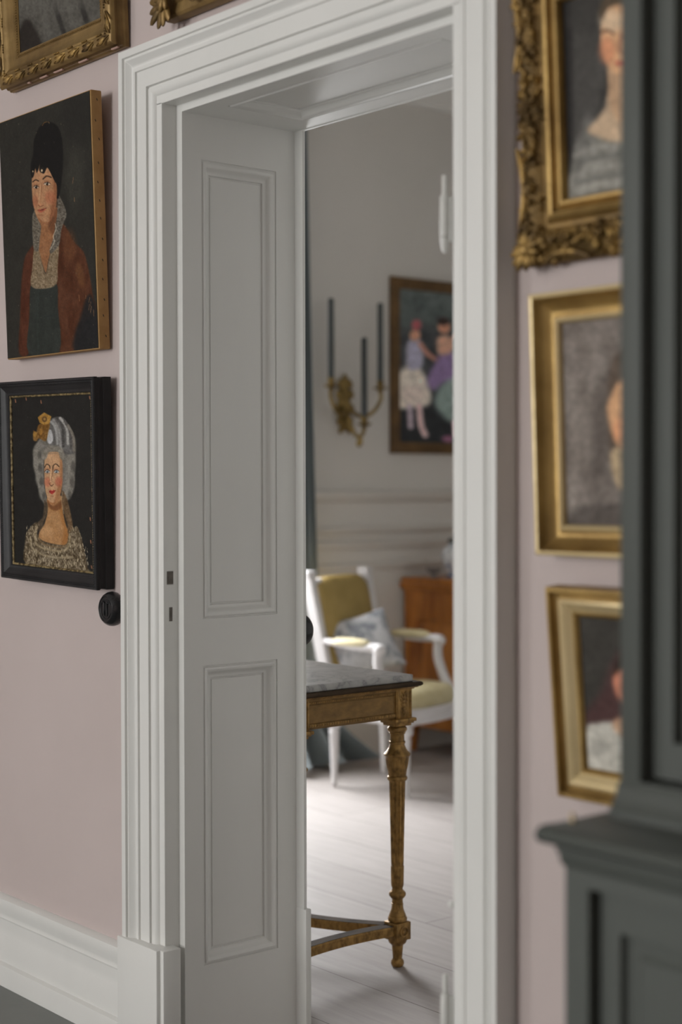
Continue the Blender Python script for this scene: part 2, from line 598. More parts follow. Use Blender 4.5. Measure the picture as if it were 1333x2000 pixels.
def jamb(x_face, s):
    """rebated jamb board; s=+1 faces +x and carries the two strike holes"""
    m = MB()
    Y0 = -.0205
    t = lambda a, b, h: (x_face + s * h, Y0 + a, b)
    W_ = WT - Y0
    HPS = [[(0, 0), (.0005, -.0008), (.0008, -.0045)], [(0, 0), (.0006, -.001), (.0010, -.0075)]]
    holes = [(.0145, .0245, 1.018, 1.051), (.0085, .0275, 1.102, 1.133)]
    if s > 0:
        for (z0, z1), (a0, a1, b0, b1), HP in zip(((0, 1.075), (1.075, 2.19)), holes, HPS):
            panelled(m, W_, z1 - z0, [(a0, a1, b0 - z0, b1 - z0)], lambda a, b, h, z0=z0: t(a, b + z0, h), HP)
    else:
        m.face([t(0, 0, 0), t(W_, 0, 0), t(W_, 2.19, 0), t(0, 2.19, 0)])
    m.face([t(0, 0, 0), t(0, 2.19, 0), t(0, 2.19, -.03), t(0, 0, -.03)])
    m.face([t(W_, 0, 0), t(W_, 2.19, 0), t(W_, 2.19, -.03), t(W_, 0, -.03)])
    m.face([t(0, 0, -.03), t(W_, 0, -.03), t(W_, 2.19, -.03), t(0, 2.19, -.03)])
    o = m.build('jamb', M['white'], door)
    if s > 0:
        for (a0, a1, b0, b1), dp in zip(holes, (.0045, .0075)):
            MB().box((x_face - dp - .001, Y0 + a0 + .0004, b0 + .0004), (x_face - .0012, Y0 + a1 - .0004, b1 - .0004)).build('strike_recess', M['shadow_hole'], o)  # dark plate almost flush with the face, standing in for the hole's shade
    return o


jamb(.178, 1)
jamb(1.120, -1)
mb = MB().box((.1484, -.0205, 2.1885), (1.1496, .0195, 2.2148)).box((.1484, .0195, 2.196), (1.1496, WT, 2.2148))
mb.build('head_board', M['white'], door)


def lining_left(s, xf, xb):
    m = MB()
    D = WT - .019
    panelled(m, D, 2.172, [(.053, .268, .221, .913), (.053, .268, 1.021, 2.071)], lambda a, b, h: (xf + s * h, .019 + a, b), PANEL_PROF)
    m.face([(xb, .019, 0), (xf, .019, 0), (xf, .019, 2.172), (xb, .019, 2.172)])
    m.face([(xb, WT, 0), (xf, WT, 0), (xf, WT, 2.172), (xb, WT, 2.172)])
    return m.build('panelled_lining', M['white'], door)


lining_left(1, .200, .178)
lining_left(-1, 1.098, 1.120)
m = MB()
panelled(m, WT - .019, .898, [(.050, .266, .104, .794)], lambda a, b, h: (.200 + b, .019 + a, 2.172 - h), PANEL_PROF)
m.face([(.178, .019, 2.172), (1.12, .019, 2.172), (1.12, .019, 2.19), (.178, .019, 2.19)])
m.face([(.178, .019, 2.172), (.2, .019, 2.172), (.2, WT, 2.172), (.178, WT, 2.172)])
m.face([(1.098, .019, 2.172), (1.12, .019, 2.172), (1.12, WT, 2.172), (1.098, WT, 2.172)])
m.face([(.178, WT, 2.172), (1.12, WT, 2.172), (1.12, WT, 2.19), (.178, WT, 2.19)])
m.build('soffit_lining', M['white'], door)


def hinge(z0):
    """loose-pin hinge on the right jamb; z0 is the foot of the barrel"""
    h = thing('hinge', (1.106, -.028, z0))
    h.parent = door
    MB().lathe([(0, .002), (.004, .0050), (.024, .0086), (.028, .0088)], seg=16).build('finial', M['iron'], h)
    MB().lathe([(.029, .0060), (.030, .0088), (.102, .0088), (.1035, .0080)], seg=16).build('barrel', M['iron'], h)
    MB().lathe([(.103, .0050), (.138, .0050), (.1400, .0040)], seg=14).build('pin', M['iron'], h)
    MB().rbox((.004, .003, .02), (.013, .0265, .10), .001).build('leaf', M['iron'], h)
    return h


hinge(1.745)
hinge(.300)
MB().lathe([(0, .004), (.008, .004), (.012, .007), (.016, .006), (.018, .002)], (1.112, -.006, .567), '-y', 12).build('latch_peg', M['iron'], door)

# ================================================================== PAINTED CANVASES
def vnoise(x, y, seed=0):
    """smooth value noise"""
    xi, yi = np.floor(x).astype(int), np.floor(y).astype(int)
    fx, fy = x - xi, y - yi
    fx, fy = fx * fx * (3 - 2 * fx), fy * fy * (3 - 2 * fy)

    def h(a, b):
        s = np.sin(a * 127.1 + b * 311.7 + seed * 74.7) * 43758.5453
        return s - np.floor(s)
    return (h(xi, yi) * (1 - fx) + h(xi + 1, yi) * fx) * (1 - fy) + (h(xi, yi + 1) * (1 - fx) + h(xi + 1, yi + 1) * fx) * fy


def smooth_pts(pts, closed=True, k=4):
    P = np.array(pts, float)
    n = len(P)
    out = []
    for i in range(n if closed else n - 1):
        if closed:
            a, b, c, d = P[i - 1], P[i], P[(i + 1) % n], P[(i + 2) % n]
        else:
            a, b, c, d = P[max(i - 1, 0)], P[i], P[i + 1], P[min(i + 2, n - 1)]
        for t in np.linspace(0, 1, k, endpoint=False):
            out.append(.5 * (2 * b + (c - a) * t + (2 * a - 5 * b + 4 * c - d) * t * t + (3 * b - a - 3 * c + d) * t ** 3))
    if not closed:
        out.append(P[-1])
    return np.array(out)


class Art:
    """a small painter: soft shapes of pigment on a grid of canvas points"""

    def __init__(self, corners, nx, ny, bg, gain=1.35):
        self.nx, self.ny, self.gain = nx, ny, gain
        u, v = np.meshgrid(np.linspace(0, 1, nx), np.linspace(0, 1, ny))
        # homography from the unit square (v down) to the sketch's own units
        src = [(0, 0), (1, 0), (1, 1), (0, 1)]
        A, b = [], []
        for (x, y), (X, Y) in zip(src, corners):
            A += [[x, y, 1, 0, 0, 0, -X * x, -X * y], [0, 0, 0, x, y, 1, -Y * x, -Y * y]]
            b += [X, Y]
        h = np.linalg.solve(np.array(A, float), np.array(b, float))
        w = h[6] * u + h[7] * v + 1
        self.X = (h[0] * u + h[1] * v + h[2]) / w
        self.Y = (h[3] * u + h[4] * v + h[5]) / w
        self.c = np.zeros((ny, nx, 3))
        self.c[:] = bg

    def blend(self, m, col, a=1.0, tex=0, ts=10, seed=0, tsy=None):
        m = (m * a)[..., None]
        col = np.array(col, float)
        if tex:
            n = vnoise(self.X / ts, self.Y / (tsy or ts), seed) * .6 + vnoise(self.X / ts * 2.3, self.Y / (tsy or ts) * 2.3, seed + 5) * .4
            col = col + (n[..., None] - .5) * 2 * tex
        self.c = self.c * (1 - m) + col * m

    def poly(self, pts, col, soft=3, a=1.0, smooth=True, **k):
        P = smooth_pts(pts) if smooth else np.array(pts, float)
        pad = soft * 2 + 2
        x0, y0 = P.min(0) - pad
        x1, y1 = P.max(0) + pad
        sel = (self.X >= x0) & (self.X <= x1) & (self.Y >= y0) & (self.Y <= y1)
        X, Y = self.X[sel], self.Y[sel]
        d = np.full(X.shape, 1e9)
        ins = np.zeros(X.shape, bool)
        for i in range(len(P)):
            ax, ay = P[i]
            bx, by = P[(i + 1) % len(P)]
            ex, ey = bx - ax, by - ay
            t = np.clip(((X - ax) * ex + (Y - ay) * ey) / (ex * ex + ey * ey + 1e-9), 0, 1)
            d = np.minimum(d, np.hypot(X - ax - t * ex, Y - ay - t * ey))
            if ay != by:
                c = ((ay > Y) != (by > Y)) & (X < ex * (Y - ay) / (by - ay) + ax)
                ins ^= c
        sd = np.where(ins, d, -d)
        m = np.zeros(self.X.shape)
        s = np.clip(sd / (2 * soft) + .5, 0, 1)
        m[sel] = s * s * (3 - 2 * s)
        self.blend(m, col, a, **k)

    def ell(self, cx, cy, rx, ry, col, soft=.25, a=1.0, rot=0, **k):
        dx, dy = self.X - cx, self.Y - cy
        cr, sr = math.cos(rot), math.sin(rot)
        q = np.hypot((dx * cr + dy * sr) / rx, (-dx * sr + dy * cr) / ry)
        s = np.clip((1 - q) / soft + .5, 0, 1)
        self.blend(s * s * (3 - 2 * s), col, a, **k)

    def line(self, pts, wid, col, a=1.0, soft=None, **k):
        P = smooth_pts(pts, False) if len(pts) > 2 else np.array(pts, float)
        soft = soft or wid * .5
        d = np.full(self.X.shape, 1e9)
        for i in range(len(P) - 1):
            ax, ay = P[i]
            ex, ey = P[i + 1] - P[i]
            t = np.clip(((self.X - ax) * ex + (self.Y - ay) * ey) / (ex * ex + ey * ey + 1e-9), 0, 1)
            d = np.minimum(d, np.hypot(self.X - ax - t * ex, self.Y - ay - t * ey))
        s = np.clip((wid / 2 + soft / 2 - d) / soft, 0, 1)
        self.blend(s * s * (3 - 2 * s), col, a, **k)

    def grain(self, amt, ts, seed=3, tsy=None):
        n = vnoise(self.X / ts, self.Y / (tsy or ts), seed) - .5
        self.c = self.c * (1 + amt * n[..., None] * 2)

    def canvas(self, name, w, h, y, z0, parent, mat):
        """the painted surface, w x h, facing -y in its thing's space"""
        c = np.clip(self.c, 2, 255) / 255.0
        c = np.where(c <= .04045, c / 12.92, ((c + .055) / 1.055) ** 2.4) * self.gain
        nx, ny = self.nx, self.ny
        u, v = np.meshgrid(np.linspace(-w / 2, w / 2, nx), np.linspace(z0 + h, z0, ny))
        co = np.stack([u, np.full_like(u, y), v], -1).reshape(-1, 3)
        i = np.arange(nx * ny).reshape(ny, nx)
        quads = np.stack([i[:-1, :-1], i[1:, :-1], i[1:, 1:], i[:-1, 1:]], -1).reshape(-1, 4)
        me = bpy.data.meshes.new(name)
        me.vertices.add(len(co))
        me.vertices.foreach_set('co', co.astype(np.float32).ravel())
        me.loops.add(quads.size)
        me.loops.foreach_set('vertex_index', quads.astype(np.int32).ravel())
        me.polygons.add(len(quads))
        me.polygons.foreach_set('loop_start', np.arange(0, quads.size, 4, dtype=np.int32))
        me.update(calc_edges=True)
        at = me.color_attributes.new('paint', 'FLOAT_COLOR', 'POINT')
        rgba = np.ones((nx * ny, 4), np.float32)
        rgba[:, :3] = c.reshape(-1, 3)
        at.data.foreach_set('color', rgba.ravel())
        me.materials.append(mat)
        o = bpy.data.objects.new(name, me)
        COL.objects.link(o)
        o.parent = parent
        return o


# ---------------------------------------------------------------- 1: lady in a brown coat, unframed canvas
def art_brown_coat():
    A = Art([(-10, 280), (613, 48), (694, 1860), (36, 1932)], 230, 340, (40, 39, 35), 1.15)
    A.blend(np.ones(A.X.shape), (41, 40, 35), .7, tex=5, ts=45, tsy=90)
    A.ell(520, 640, 60, 220, (56, 55, 48), .9, .6)
    A.ell(540, 250, 120, 160, (33, 32, 29), .9, .6)
    # coat and dress
    A.poly([(172, 1180), (235, 1110), (240, 1250), (205, 1420), (192, 1650), (188, 1890), (118, 1890), (126, 1640), (135, 1420), (150, 1270)], (72, 38, 23), 8, tex=10, ts=30, tsy=90)
    A.poly([(425, 960), (470, 1010), (510, 1090), (580, 1160), (620, 1300), (650, 1470), (676, 1580), (600, 1660), (560, 1760), (530, 1880), (405, 1885), (395, 1640), (380, 1440), (395, 1180), (410, 1060)], (74, 42, 25), 8, tex=14, ts=38, tsy=100)
    A.ell(480, 1120, 45, 110, (98, 62, 38), .9, .55, tex=10, ts=20)
    A.ell(560, 1330, 26, 90, (102, 68, 40), .9, .6, rot=-.2)
    A.poly([(560, 1640), (600, 1500), (640, 1480), (690, 1620), (700, 1870), (520, 1880), (525, 1740)], (28, 28, 29), 18, .95, tex=5, ts=20)
    A.poly([(205, 1400), (290, 1420), (388, 1388), (398, 1560), (408, 1890), (188, 1895), (196, 1620)], (41, 45, 41), 5, tex=6, ts=40, tsy=80)
    A.line([(200, 1600), (290, 1628), (392, 1610)], 5, (34, 42, 40), .8)
    A.line([(260, 1440), (250, 1600), (255, 1860)], 12, (50, 58, 54), .4)
    # neck and lace
    A.poly([(265, 900), (400, 850), (398, 990), (360, 1110), (330, 1220), (312, 1310), (285, 1240), (258, 1150), (268, 1020)], (136, 94, 63), 5, tex=8, ts=30)
    A.poly([(330, 930), (400, 860), (400, 980), (370, 1040), (340, 1010)], (96, 60, 38), 12, .8)
    A.poly([(275, 960), (330, 960), (390, 900), (395, 850), (270, 900)], (104, 66, 42), 8, .9)
    A.poly([(228, 1140), (262, 1150), (286, 1250), (312, 1318), (335, 1215), (352, 1150), (402, 1112), (396, 1260), (386, 1392), (290, 1424), (206, 1402), (216, 1270)], (118, 102, 80), 5, tex=34, ts=9, seed=2)
    A.line([(262, 1160), (290, 1270), (313, 1370)], 4, (98, 80, 60), .8)
    A.line([(345, 1170), (325, 1260), (314, 1370)], 4, (98, 80, 60), .8)
    A.poly([(222, 890), (240, 870), (262, 940), (278, 985), (268, 1080), (258, 1155), (226, 1140), (218, 1040), (216, 950)], (92, 86, 75), 4, tex=34, ts=9, seed=4)
    A.poly([(396, 760), (420, 790), (458, 890), (438, 955), (420, 1010), (405, 1110), (352, 1170), (338, 1150), (366, 1060), (378, 980), (392, 890)], (90, 84, 75), 4, tex=36, ts=9, seed=6)
    for x0, y0, x1, y1 in ((226, 930, 262, 960), (220, 985, 268, 1005), (222, 1040, 268, 1046), (226, 1095, 262, 1085), (395, 930, 446, 905), (386, 985, 432, 965), (372, 1040, 410, 1020), (355, 1100, 402, 1070), (345, 1130, 390, 1120)):
        A.line([(x0, y0), (x1, y1)], 5, (136, 128, 114), .5)
    A.line([(376, 960), (384, 1000), (364, 1050), (372, 1090), (342, 1145)], 5, (190, 180, 160), .7)
    # hair
    A.poly([(225, 480), (232, 380), (275, 290), (340, 262), (400, 300), (428, 400), (432, 540), (420, 680), (405, 760), (380, 790), (360, 640), (330, 560), (300, 540), (235, 640), (212, 630), (206, 560)], (19, 18, 17), 6)
    A.line([(288, 290), (300, 270), (325, 263), (338, 268)], 4, (132, 92, 48), .7)
    # face
    A.poly([(252, 560), (290, 520), (330, 545), (360, 590), (382, 660), (388, 740), (384, 830), (366, 900), (335, 948), (300, 972), (276, 958), (250, 915), (228, 850), (217, 770), (214, 690), (218, 630)], (162, 120, 87), 5, tex=6, ts=30)
    A.poly([(362, 640), (388, 700), (388, 810), (370, 900), (335, 950), (345, 860), (364, 770)], (120, 74, 48), 14, .8)
    A.ell(340, 778, 34, 46, (152, 86, 62), .9, .55)
    A.ell(238, 806, 20, 42, (146, 82, 58), .9, .5)
    A.ell(292, 590, 28, 40, (182, 143, 106), .9, .6)
    A.ell(300, 935, 32, 22, (170, 128, 94), .9, .6)
    A.poly([(244, 900), (275, 955), (300, 972), (340, 948), (320, 950), (290, 945)], (126, 82, 54), 7, .8)
    # fringe and forehead curls
    A.poly([(212, 640), (210, 560), (225, 500), (262, 490), (286, 500), (268, 560), (250, 610), (238, 575), (228, 632)], (18, 17, 16), 4)
    A.poly([(286, 495), (330, 520), (372, 600), (384, 680), (360, 640), (325, 575), (308, 600), (296, 615), (270, 600), (268, 565)], (18, 17, 16), 4)
    A.ell(287, 590, 13, 20, (34, 30, 26), .3)
    A.ell(284, 594, 6, 9, (196, 172, 138), .6)
    A.ell(223, 610, 9, 20, (30, 27, 24), .3)
    A.ell(222, 600, 4, 6, (180, 156, 122), .6)
    A.line([(385, 660), (402, 720), (395, 780)], 14, (17, 16, 15), .9)
    # brows, eyes, nose, mouth
    A.line([(222, 672), (240, 658), (262, 666)], 8, (46, 32, 22), .95)
    A.line([(292, 652), (318, 632), (350, 640)], 9, (44, 31, 22), .95)
    for ex, ey, w in ((243, 708, 19), (320, 685, 23)):
        A.ell(ex, ey - 6, w * 1.15, 17, (138, 92, 64), .8, .7)
        A.ell(ex, ey, w, 9, (186, 168, 146), .5)
        A.ell(ex + 1, ey, 9, 10, (34, 26, 21), .3)
        A.ell(ex - 2, ey - 4, 2.4, 2.6, (214, 204, 188), .6)
        A.line([(ex - w, ey - 1), (ex, ey - 12), (ex + w, ey - 2)], 5, (44, 29, 22), .95)
        A.line([(ex - w * .8, ey + 9), (ex, ey + 13), (ex + w * .8, ey + 8)], 3, (120, 78, 54), .7)
    A.line([(284, 680), (279, 750), (268, 815)], 7, (132, 86, 58), .6)
    A.line([(272, 700), (270, 770), (262, 820)], 10, (186, 146, 110), .65)
    A.ell(276, 832, 22, 11, (176, 124, 90), .7, .8)
    A.line([(258, 832), (272, 842), (296, 834)], 5, (84, 46, 32), .8)
    A.line([(254, 868), (276, 866), (316, 852)], 5, (92, 38, 30), .95)
    A.poly([(256, 868), (270, 861), (284, 862), (312, 854), (300, 872), (280, 884), (264, 880)], (158, 78, 60), 4, .85)
    A.line([(260, 868), (280, 869), (314, 854)], 3, (84, 34, 28), .9)
    A.ell(278, 902, 22, 7, (138, 92, 64), .8, .6)
    # age: cracks and flakes
    for i in range(70):
        x, y = rng.uniform(0, 690), rng.uniform(250, 1880)
        A.ell(x, y, rng.uniform(1.5, 3), rng.uniform(2, 6), (108, 100, 84), .8, rng.uniform(.3, .7))
    for x, y in ((628, 1490), (634, 1520), (626, 1540), (640, 1555), (600, 1470), (548, 1470), (655, 1580), (505, 640), (512, 780)):
        A.line([(x, y), (x + rng.uniform(-8, 8), y + rng.uniform(18, 46))], 3, (150, 112, 78), .7)
    A.grain(.10, 5, 9, 8)
    return A


# ---------------------------------------------------------------- 2: lady in a powdered wig
def art_powdered_wig():
    A = Art([(48, 212), (660, 180), (692, 1532), (82, 1462)], 230, 250, (31, 30, 28), 1.15)
    A.blend(np.ones(A.X.shape), (31, 30, 28), .8, tex=4, ts=40)
    G = (108, 104, 97)
    A.poly([(238, 560), (270, 520), (330, 500), (420, 470), (500, 480), (535, 560), (540, 680), (536, 800), (530, 900), (500, 970), (470, 990), (440, 940), (420, 700), (310, 660), (300, 800), (305, 900), (330, 1010), (312, 1030), (280, 980), (255, 900), (235, 800), (218, 720), (214, 620)], G, 10, tex=24, ts=26, seed=3)
    for cx, cy, rx, ry in ((245, 620, 30, 50), (250, 720, 32, 56), (262, 820, 28, 54), (285, 930, 24, 50), (500, 560, 40, 70), (500, 700, 36, 70), (495, 820, 34, 66), (480, 920, 30, 54)):
        A.ell(cx, cy, rx, ry, (130, 126, 117), .9, .6, tex=20, ts=14)
        A.ell(cx + rx * .6, cy + ry * .5, rx * .5, ry * .6, (66, 63, 58), .9, .65)
    # turban feathers
    A.poly([(335, 400), (380, 360), (440, 362), (490, 430), (520, 520), (530, 620), (470, 640), (400, 590), (340, 560)], (92, 90, 88), 8, tex=20, ts=18)
    for P, c in ((((352, 395), (385, 440), (400, 560)), (150, 149, 146)), (((395, 365), (440, 440), (445, 580)), (64, 62, 60)), (((420, 365), (470, 440), (480, 560)), (160, 158, 153)), (((455, 390), (500, 470), (508, 590)), (74, 71, 68)), (((368, 380), (410, 460), (425, 590)), (138, 136, 133)), (((480, 420), (520, 500), (526, 610)), (120, 114, 104))):
        A.line(P, 20, c, .8, tex=22, ts=9)
    A.poly([(320, 470), (350, 455), (368, 520), (350, 560), (325, 545)], (168, 168, 168), 5, tex=18, ts=12)
    A.poly([(252, 420), (300, 400), (340, 410), (330, 470), (310, 540), (260, 520), (240, 540), (215, 530), (215, 460), (238, 470)], (112, 80, 38), 6, tex=30, ts=14)
    A.poly([(296, 322), (352, 352), (340, 402), (300, 418), (262, 400), (248, 360)], (150, 112, 52), 4, tex=20, ts=12, smooth=False)
    A.ell(300, 374, 20, 22, (92, 66, 36), .4)
    A.ell(300, 372, 9, 10, (150, 116, 66), .5)
    A.ell(228, 490, 14, 22, (160, 122, 60), .5, .8)
    A.ell(272, 470, 14, 24, (156, 112, 50), .5, .7)
    # neck, shoulders
    A.poly([(330, 960), (440, 960), (446, 1080), (470, 1180), (495, 1235), (480, 1320), (400, 1326), (300, 1300), (264, 1270), (272, 1225), (306, 1170), (328, 1080)], (158, 118, 78), 6, tex=10, ts=30)
    A.poly([(440, 1000), (446, 1080), (470, 1180), (495, 1240), (478, 1318), (440, 1320), (455, 1220), (430, 1120), (420, 1040)], (146, 98, 52), 14, .8)
    A.poly([(330, 985), (372, 1032), (440, 985), (440, 1040), (390, 1070), (336, 1040)], (104, 64, 36), 10, .8)
    A.ell(320, 1225, 46, 44, (190, 150, 108), .9, .6)
    # ringlets
    A.poly([(305, 990), (330, 1020), (326, 1080), (300, 1160), (280, 1210), (250, 1215), (238, 1180), (262, 1150), (290, 1120), (300, 1060)], (76, 64, 50), 7, tex=16, ts=16)
    A.poly([(440, 920), (470, 960), (500, 1060), (520, 1160), (526, 1225), (486, 1240), (484, 1180), (460, 1100), (444, 1030)], (96, 76, 54), 7, tex=24, ts=14)
    A.line([(440, 930), (436, 1000), (452, 1090)], 8, (150, 134, 108), .5)
    # face
    A.poly([(308, 640), (330, 625), (400, 622), (426, 640), (438, 700), (440, 790), (438, 870), (424, 950), (396, 1005), (368, 1026), (344, 1008), (318, 945), (306, 870), (302, 780), (302, 700)], (176, 138, 103), 5, tex=7, ts=26)
    A.poly([(424, 660), (440, 720), (440, 860), (424, 950), (380, 1022), (392, 940), (416, 850), (420, 760)], (140, 94, 60), 10, .75)
    A.ell(326, 852, 24, 36, (168, 90, 70), .9, .6)
    A.ell(412, 848, 26, 36, (170, 88, 68), .9, .65)
    A.ell(355, 668, 36, 26, (190, 152, 116), .9, .5)
    A.poly([(325, 985), (368, 1026), (415, 975), (398, 1000), (368, 1008), (345, 1000)], (140, 90, 54), 6, .8)
    A.line([(300, 662), (320, 612), (370, 594), (420, 606), (440, 660)], 40, (122, 117, 107), .95, tex=22, ts=18, soft=16)
    A.line([(306, 648), (330, 636), (400, 634), (430, 652)], 6, (100, 92, 80), .5)
    A.line([(304, 742), (318, 716), (340, 726), (344, 746)], 7, (40, 30, 24), .95)
    A.line([(366, 760), (370, 726), (392, 714), (414, 734)], 7, (40, 30, 24), .95)
    A.line([(366, 750), (362, 800), (348, 862)], 5, (120, 80, 54), .75)
    A.line([(352, 760), (350, 850)], 8, (212, 176, 140), .6)
    for ex in (325, 394):
        A.ell(ex, 762, 24, 18, (160, 112, 82), .8, .7)
        A.ell(ex, 772, 21, 10, (178, 176, 168), .4)
        A.ell(ex, 772, 9.5, 11, (84, 100, 108), .3)
        A.ell(ex, 772, 5, 6, (24, 24, 26), .4)
        A.ell(ex - 3, 768, 2.4, 2.4, (220, 220, 216), .6)
        A.line([(ex - 21, 772), (ex, 756), (ex + 21, 770)], 4.5, (48, 32, 26), .95)
        A.line([(ex - 18, 780), (ex, 788), (ex + 19, 779)], 3, (120, 80, 58), .7)
    A.line([(342, 864), (356, 880), (372, 868)], 7, (70, 38, 28), .9)
    A.ell(357, 868, 12, 9, (188, 142, 106), .7, .7)
    A.poly([(338, 922), (352, 912), (362, 917), (374, 911), (388, 918), (374, 936), (362, 944), (348, 936)], (158, 52, 46), 3)
    A.line([(334, 920), (362, 926), (390, 914)], 3.5, (84, 26, 26), .9)
    A.ell(362, 958, 16, 6, (150, 100, 66), .8, .6)
    # lace dress
    A.poly([(160, 1300), (172, 1230), (236, 1158), (268, 1180), (250, 1240), (300, 1305), (400, 1326), (476, 1322), (494, 1240), (548, 1188), (580, 1240), (604, 1330), (640, 1500), (650, 1530), (380, 1500), (164, 1470)], (92, 80, 62), 6, tex=52, ts=11, seed=8)
    for i in range(420):
        x, y = rng.uniform(165, 640), rng.uniform(1180, 1505)
        inside = y > 1330 or x < 250 or x > 500
        if inside and not (x > 600 and y < 1330) and not (x > 560 and y < 1230):
            A.line([(x, y), (x + rng.uniform(-8, 8), y + rng.uniform(8, 26))], 4, (196, 182, 154), rng.uniform(.3, .85))
    A.line([(246, 1190), (236, 1290), (262, 1338), (380, 1372), (470, 1366), (496, 1310), (500, 1260)], 17, (146, 131, 104), .75, tex=44, ts=9)
    A.line([(262, 1275), (300, 1322), (400, 1345), (470, 1336)], 11, (118, 98, 72), .8, tex=26, ts=8)
    A.line([(200, 1280), (214, 1350), (290, 1400), (400, 1424), (520, 1420)], 16, (152, 139, 113), .65, tex=44, ts=10)
    for x, y in ((75, 236), (156, 218), (271, 242), (643, 206), (668, 1494), (660, 1302), (655, 1130)):
        A.line([(x, y - 8), (x + 3, y + 10)], 8, (166, 112, 84), .8)
    for i in range(60):
        A.ell(rng.uniform(60, 680), rng.uniform(210, 1500), 2, 2.5, (104, 98, 88), .8, rng.uniform(.2, .6))
    A.grain(.10, 5, 12)
    return A


# ---------------------------------------------------------------- 3: dark canvas with grey drapery, top left
def art_grey_drapery():
    A = Art([(26, -290), (181, -390), (197, 29), (41, 98)], 110, 140, (64, 62, 58), 1.45)
    A.blend(np.ones(A.X.shape), (70, 68, 63), .8, tex=9, ts=26, tsy=40)
    A.poly([(36, 100), (38, 60), (50, 34), (64, 40), (84, 80), (82, 100)], (34, 30, 27), 5, .95)
    A.line([(98, -20), (112, 20), (124, 56)], 9, (38, 36, 34), .8)
    A.line([(152, -30), (160, 10), (168, 34)], 10, (36, 34, 32), .8)
    A.line([(128, -30), (136, 20), (140, 44)], 9, (84, 82, 77), .5)
    A.line([(70, -30), (86, 20), (94, 60)], 14, (86, 84, 79), .45)
    A.ell(110, -190, 42, 62, (150, 112, 84), .35)
    A.ell(108, -230, 54, 50, (44, 36, 30), .4)
    A.poly([(40, -60), (80, -130), (150, -130), (180, -60), (190, 0), (40, 20)], (78, 76, 71), 12, .7, tex=8, ts=20)
    A.ell(110, -112, 26, 34, (140, 106, 80), .4)
    for ex in (96, 124):
        A.ell(ex, -196, 8, 4, (64, 46, 36), .5)
        A.line([(ex - 10, -208), (ex, -213), (ex + 10, -208)], 4, (70, 50, 38), .8)
    A.line([(110, -192), (106, -172), (114, -168)], 4, (116, 82, 60), .6)
    A.ell(110, -154, 11, 4, (140, 74, 62), .5)
    A.grain(.12, 3, 4)
    return A


def art_over_door():
    A = Art([(0, 0), (100, 0), (100, 80), (0, 80)], 60, 50, (54, 46, 36), 1.4)
    A.blend(np.ones(A.X.shape), (60, 54, 44), .8, tex=16, ts=14)
    A.poly([(0, 52), (30, 44), (60, 50), (100, 42), (100, 80), (0, 80)], (44, 48, 34), 4, .9, tex=10, ts=8)
    A.ell(30, 20, 40, 14, (104, 104, 98), .9, .6)
    A.poly([(70, 60), (66, 36), (74, 18), (86, 22), (92, 40), (84, 60)], (34, 42, 28), 5, .9, tex=8, ts=5)
    return A


# ---------------------------------------------------------------- right-hand wall
def art_grey_dress():
    A = Art([(1100, -4), (1325, -76), (1338, 380), (1113, 420)], 110, 160, (66, 64, 61), 1.35)
    A.blend(np.ones(A.X.shape), (64, 62, 59), .8, tex=9, ts=40)
    A.poly([(1085, -40), (1118, -40), (1124, 200), (1122, 430), (1085, 440)], (32, 30, 29), 9, .95)
    A.ell(1165, 40, 50, 40, (52, 50, 47), .9, .7)
    A.poly([(1120, 440), (1122, 330), (1140, 280), (1162, 250), (1188, 262), (1215, 280), (1270, 270), (1310, 300), (1345, 360), (1340, 440)], (118, 116, 109), 9, tex=22, ts=22, seed=4)
    A.poly([(1145, 250), (1160, 236), (1176, 270), (1150, 330), (1128, 380), (1130, 300)], (92, 90, 86), 9, .7, tex=14, ts=14)
    for y in (300, 340, 372):
        A.line([(1130, y + 16), (1180, y), (1240, y - 6), (1320, y - 14)], 11, (150, 147, 139), .4)
        A.line([(1140, y + 30), (1200, y + 16), (1300, y + 2)], 8, (84, 83, 80), .5)
    A.poly([(1156, 268), (1176, 246), (1196, 222), (1206, 196), (1262, 190), (1290, 220), (1310, 262), (1270, 286), (1210, 288), (1180, 280)], (176, 152, 126), 6)
    A.poly([(1205, 130), (1260, 120), (1268, 220), (1230, 250), (1204, 214)], (166, 136, 108), 6)
    A.poly([(1196, 150), (1202, 180), (1190, 214), (1180, 230), (1192, 180)], (44, 42, 40), 5, .8)
    A.ell(1232, 82, 46, 76, (190, 148, 112), .16)
    A.ell(1200, 110, 18, 26, (190, 122, 90), .9, .6)
    A.ell(1210, 52, 26, 22, (196, 176, 150), .9, .7)
    A.line([(1188, 74), (1200, 70), (1214, 76)], 6, (92, 64, 48), .8)
    A.ell(1254, 78, 12, 6, (70, 52, 42), .5)
    A.line([(1230, 76), (1226, 108), (1236, 116)], 6, (150, 100, 76), .6)
    A.ell(1232, 134, 14, 5, (168, 84, 70), .5)
    A.poly([(1182, 34), (1196, 4), (1232, -16), (1270, -4), (1286, 40), (1282, 110), (1272, 60), (1240, 22), (1204, 26), (1190, 48)], (78, 66, 52), 6)
    A.grain(.08, 6, 3)
    return A


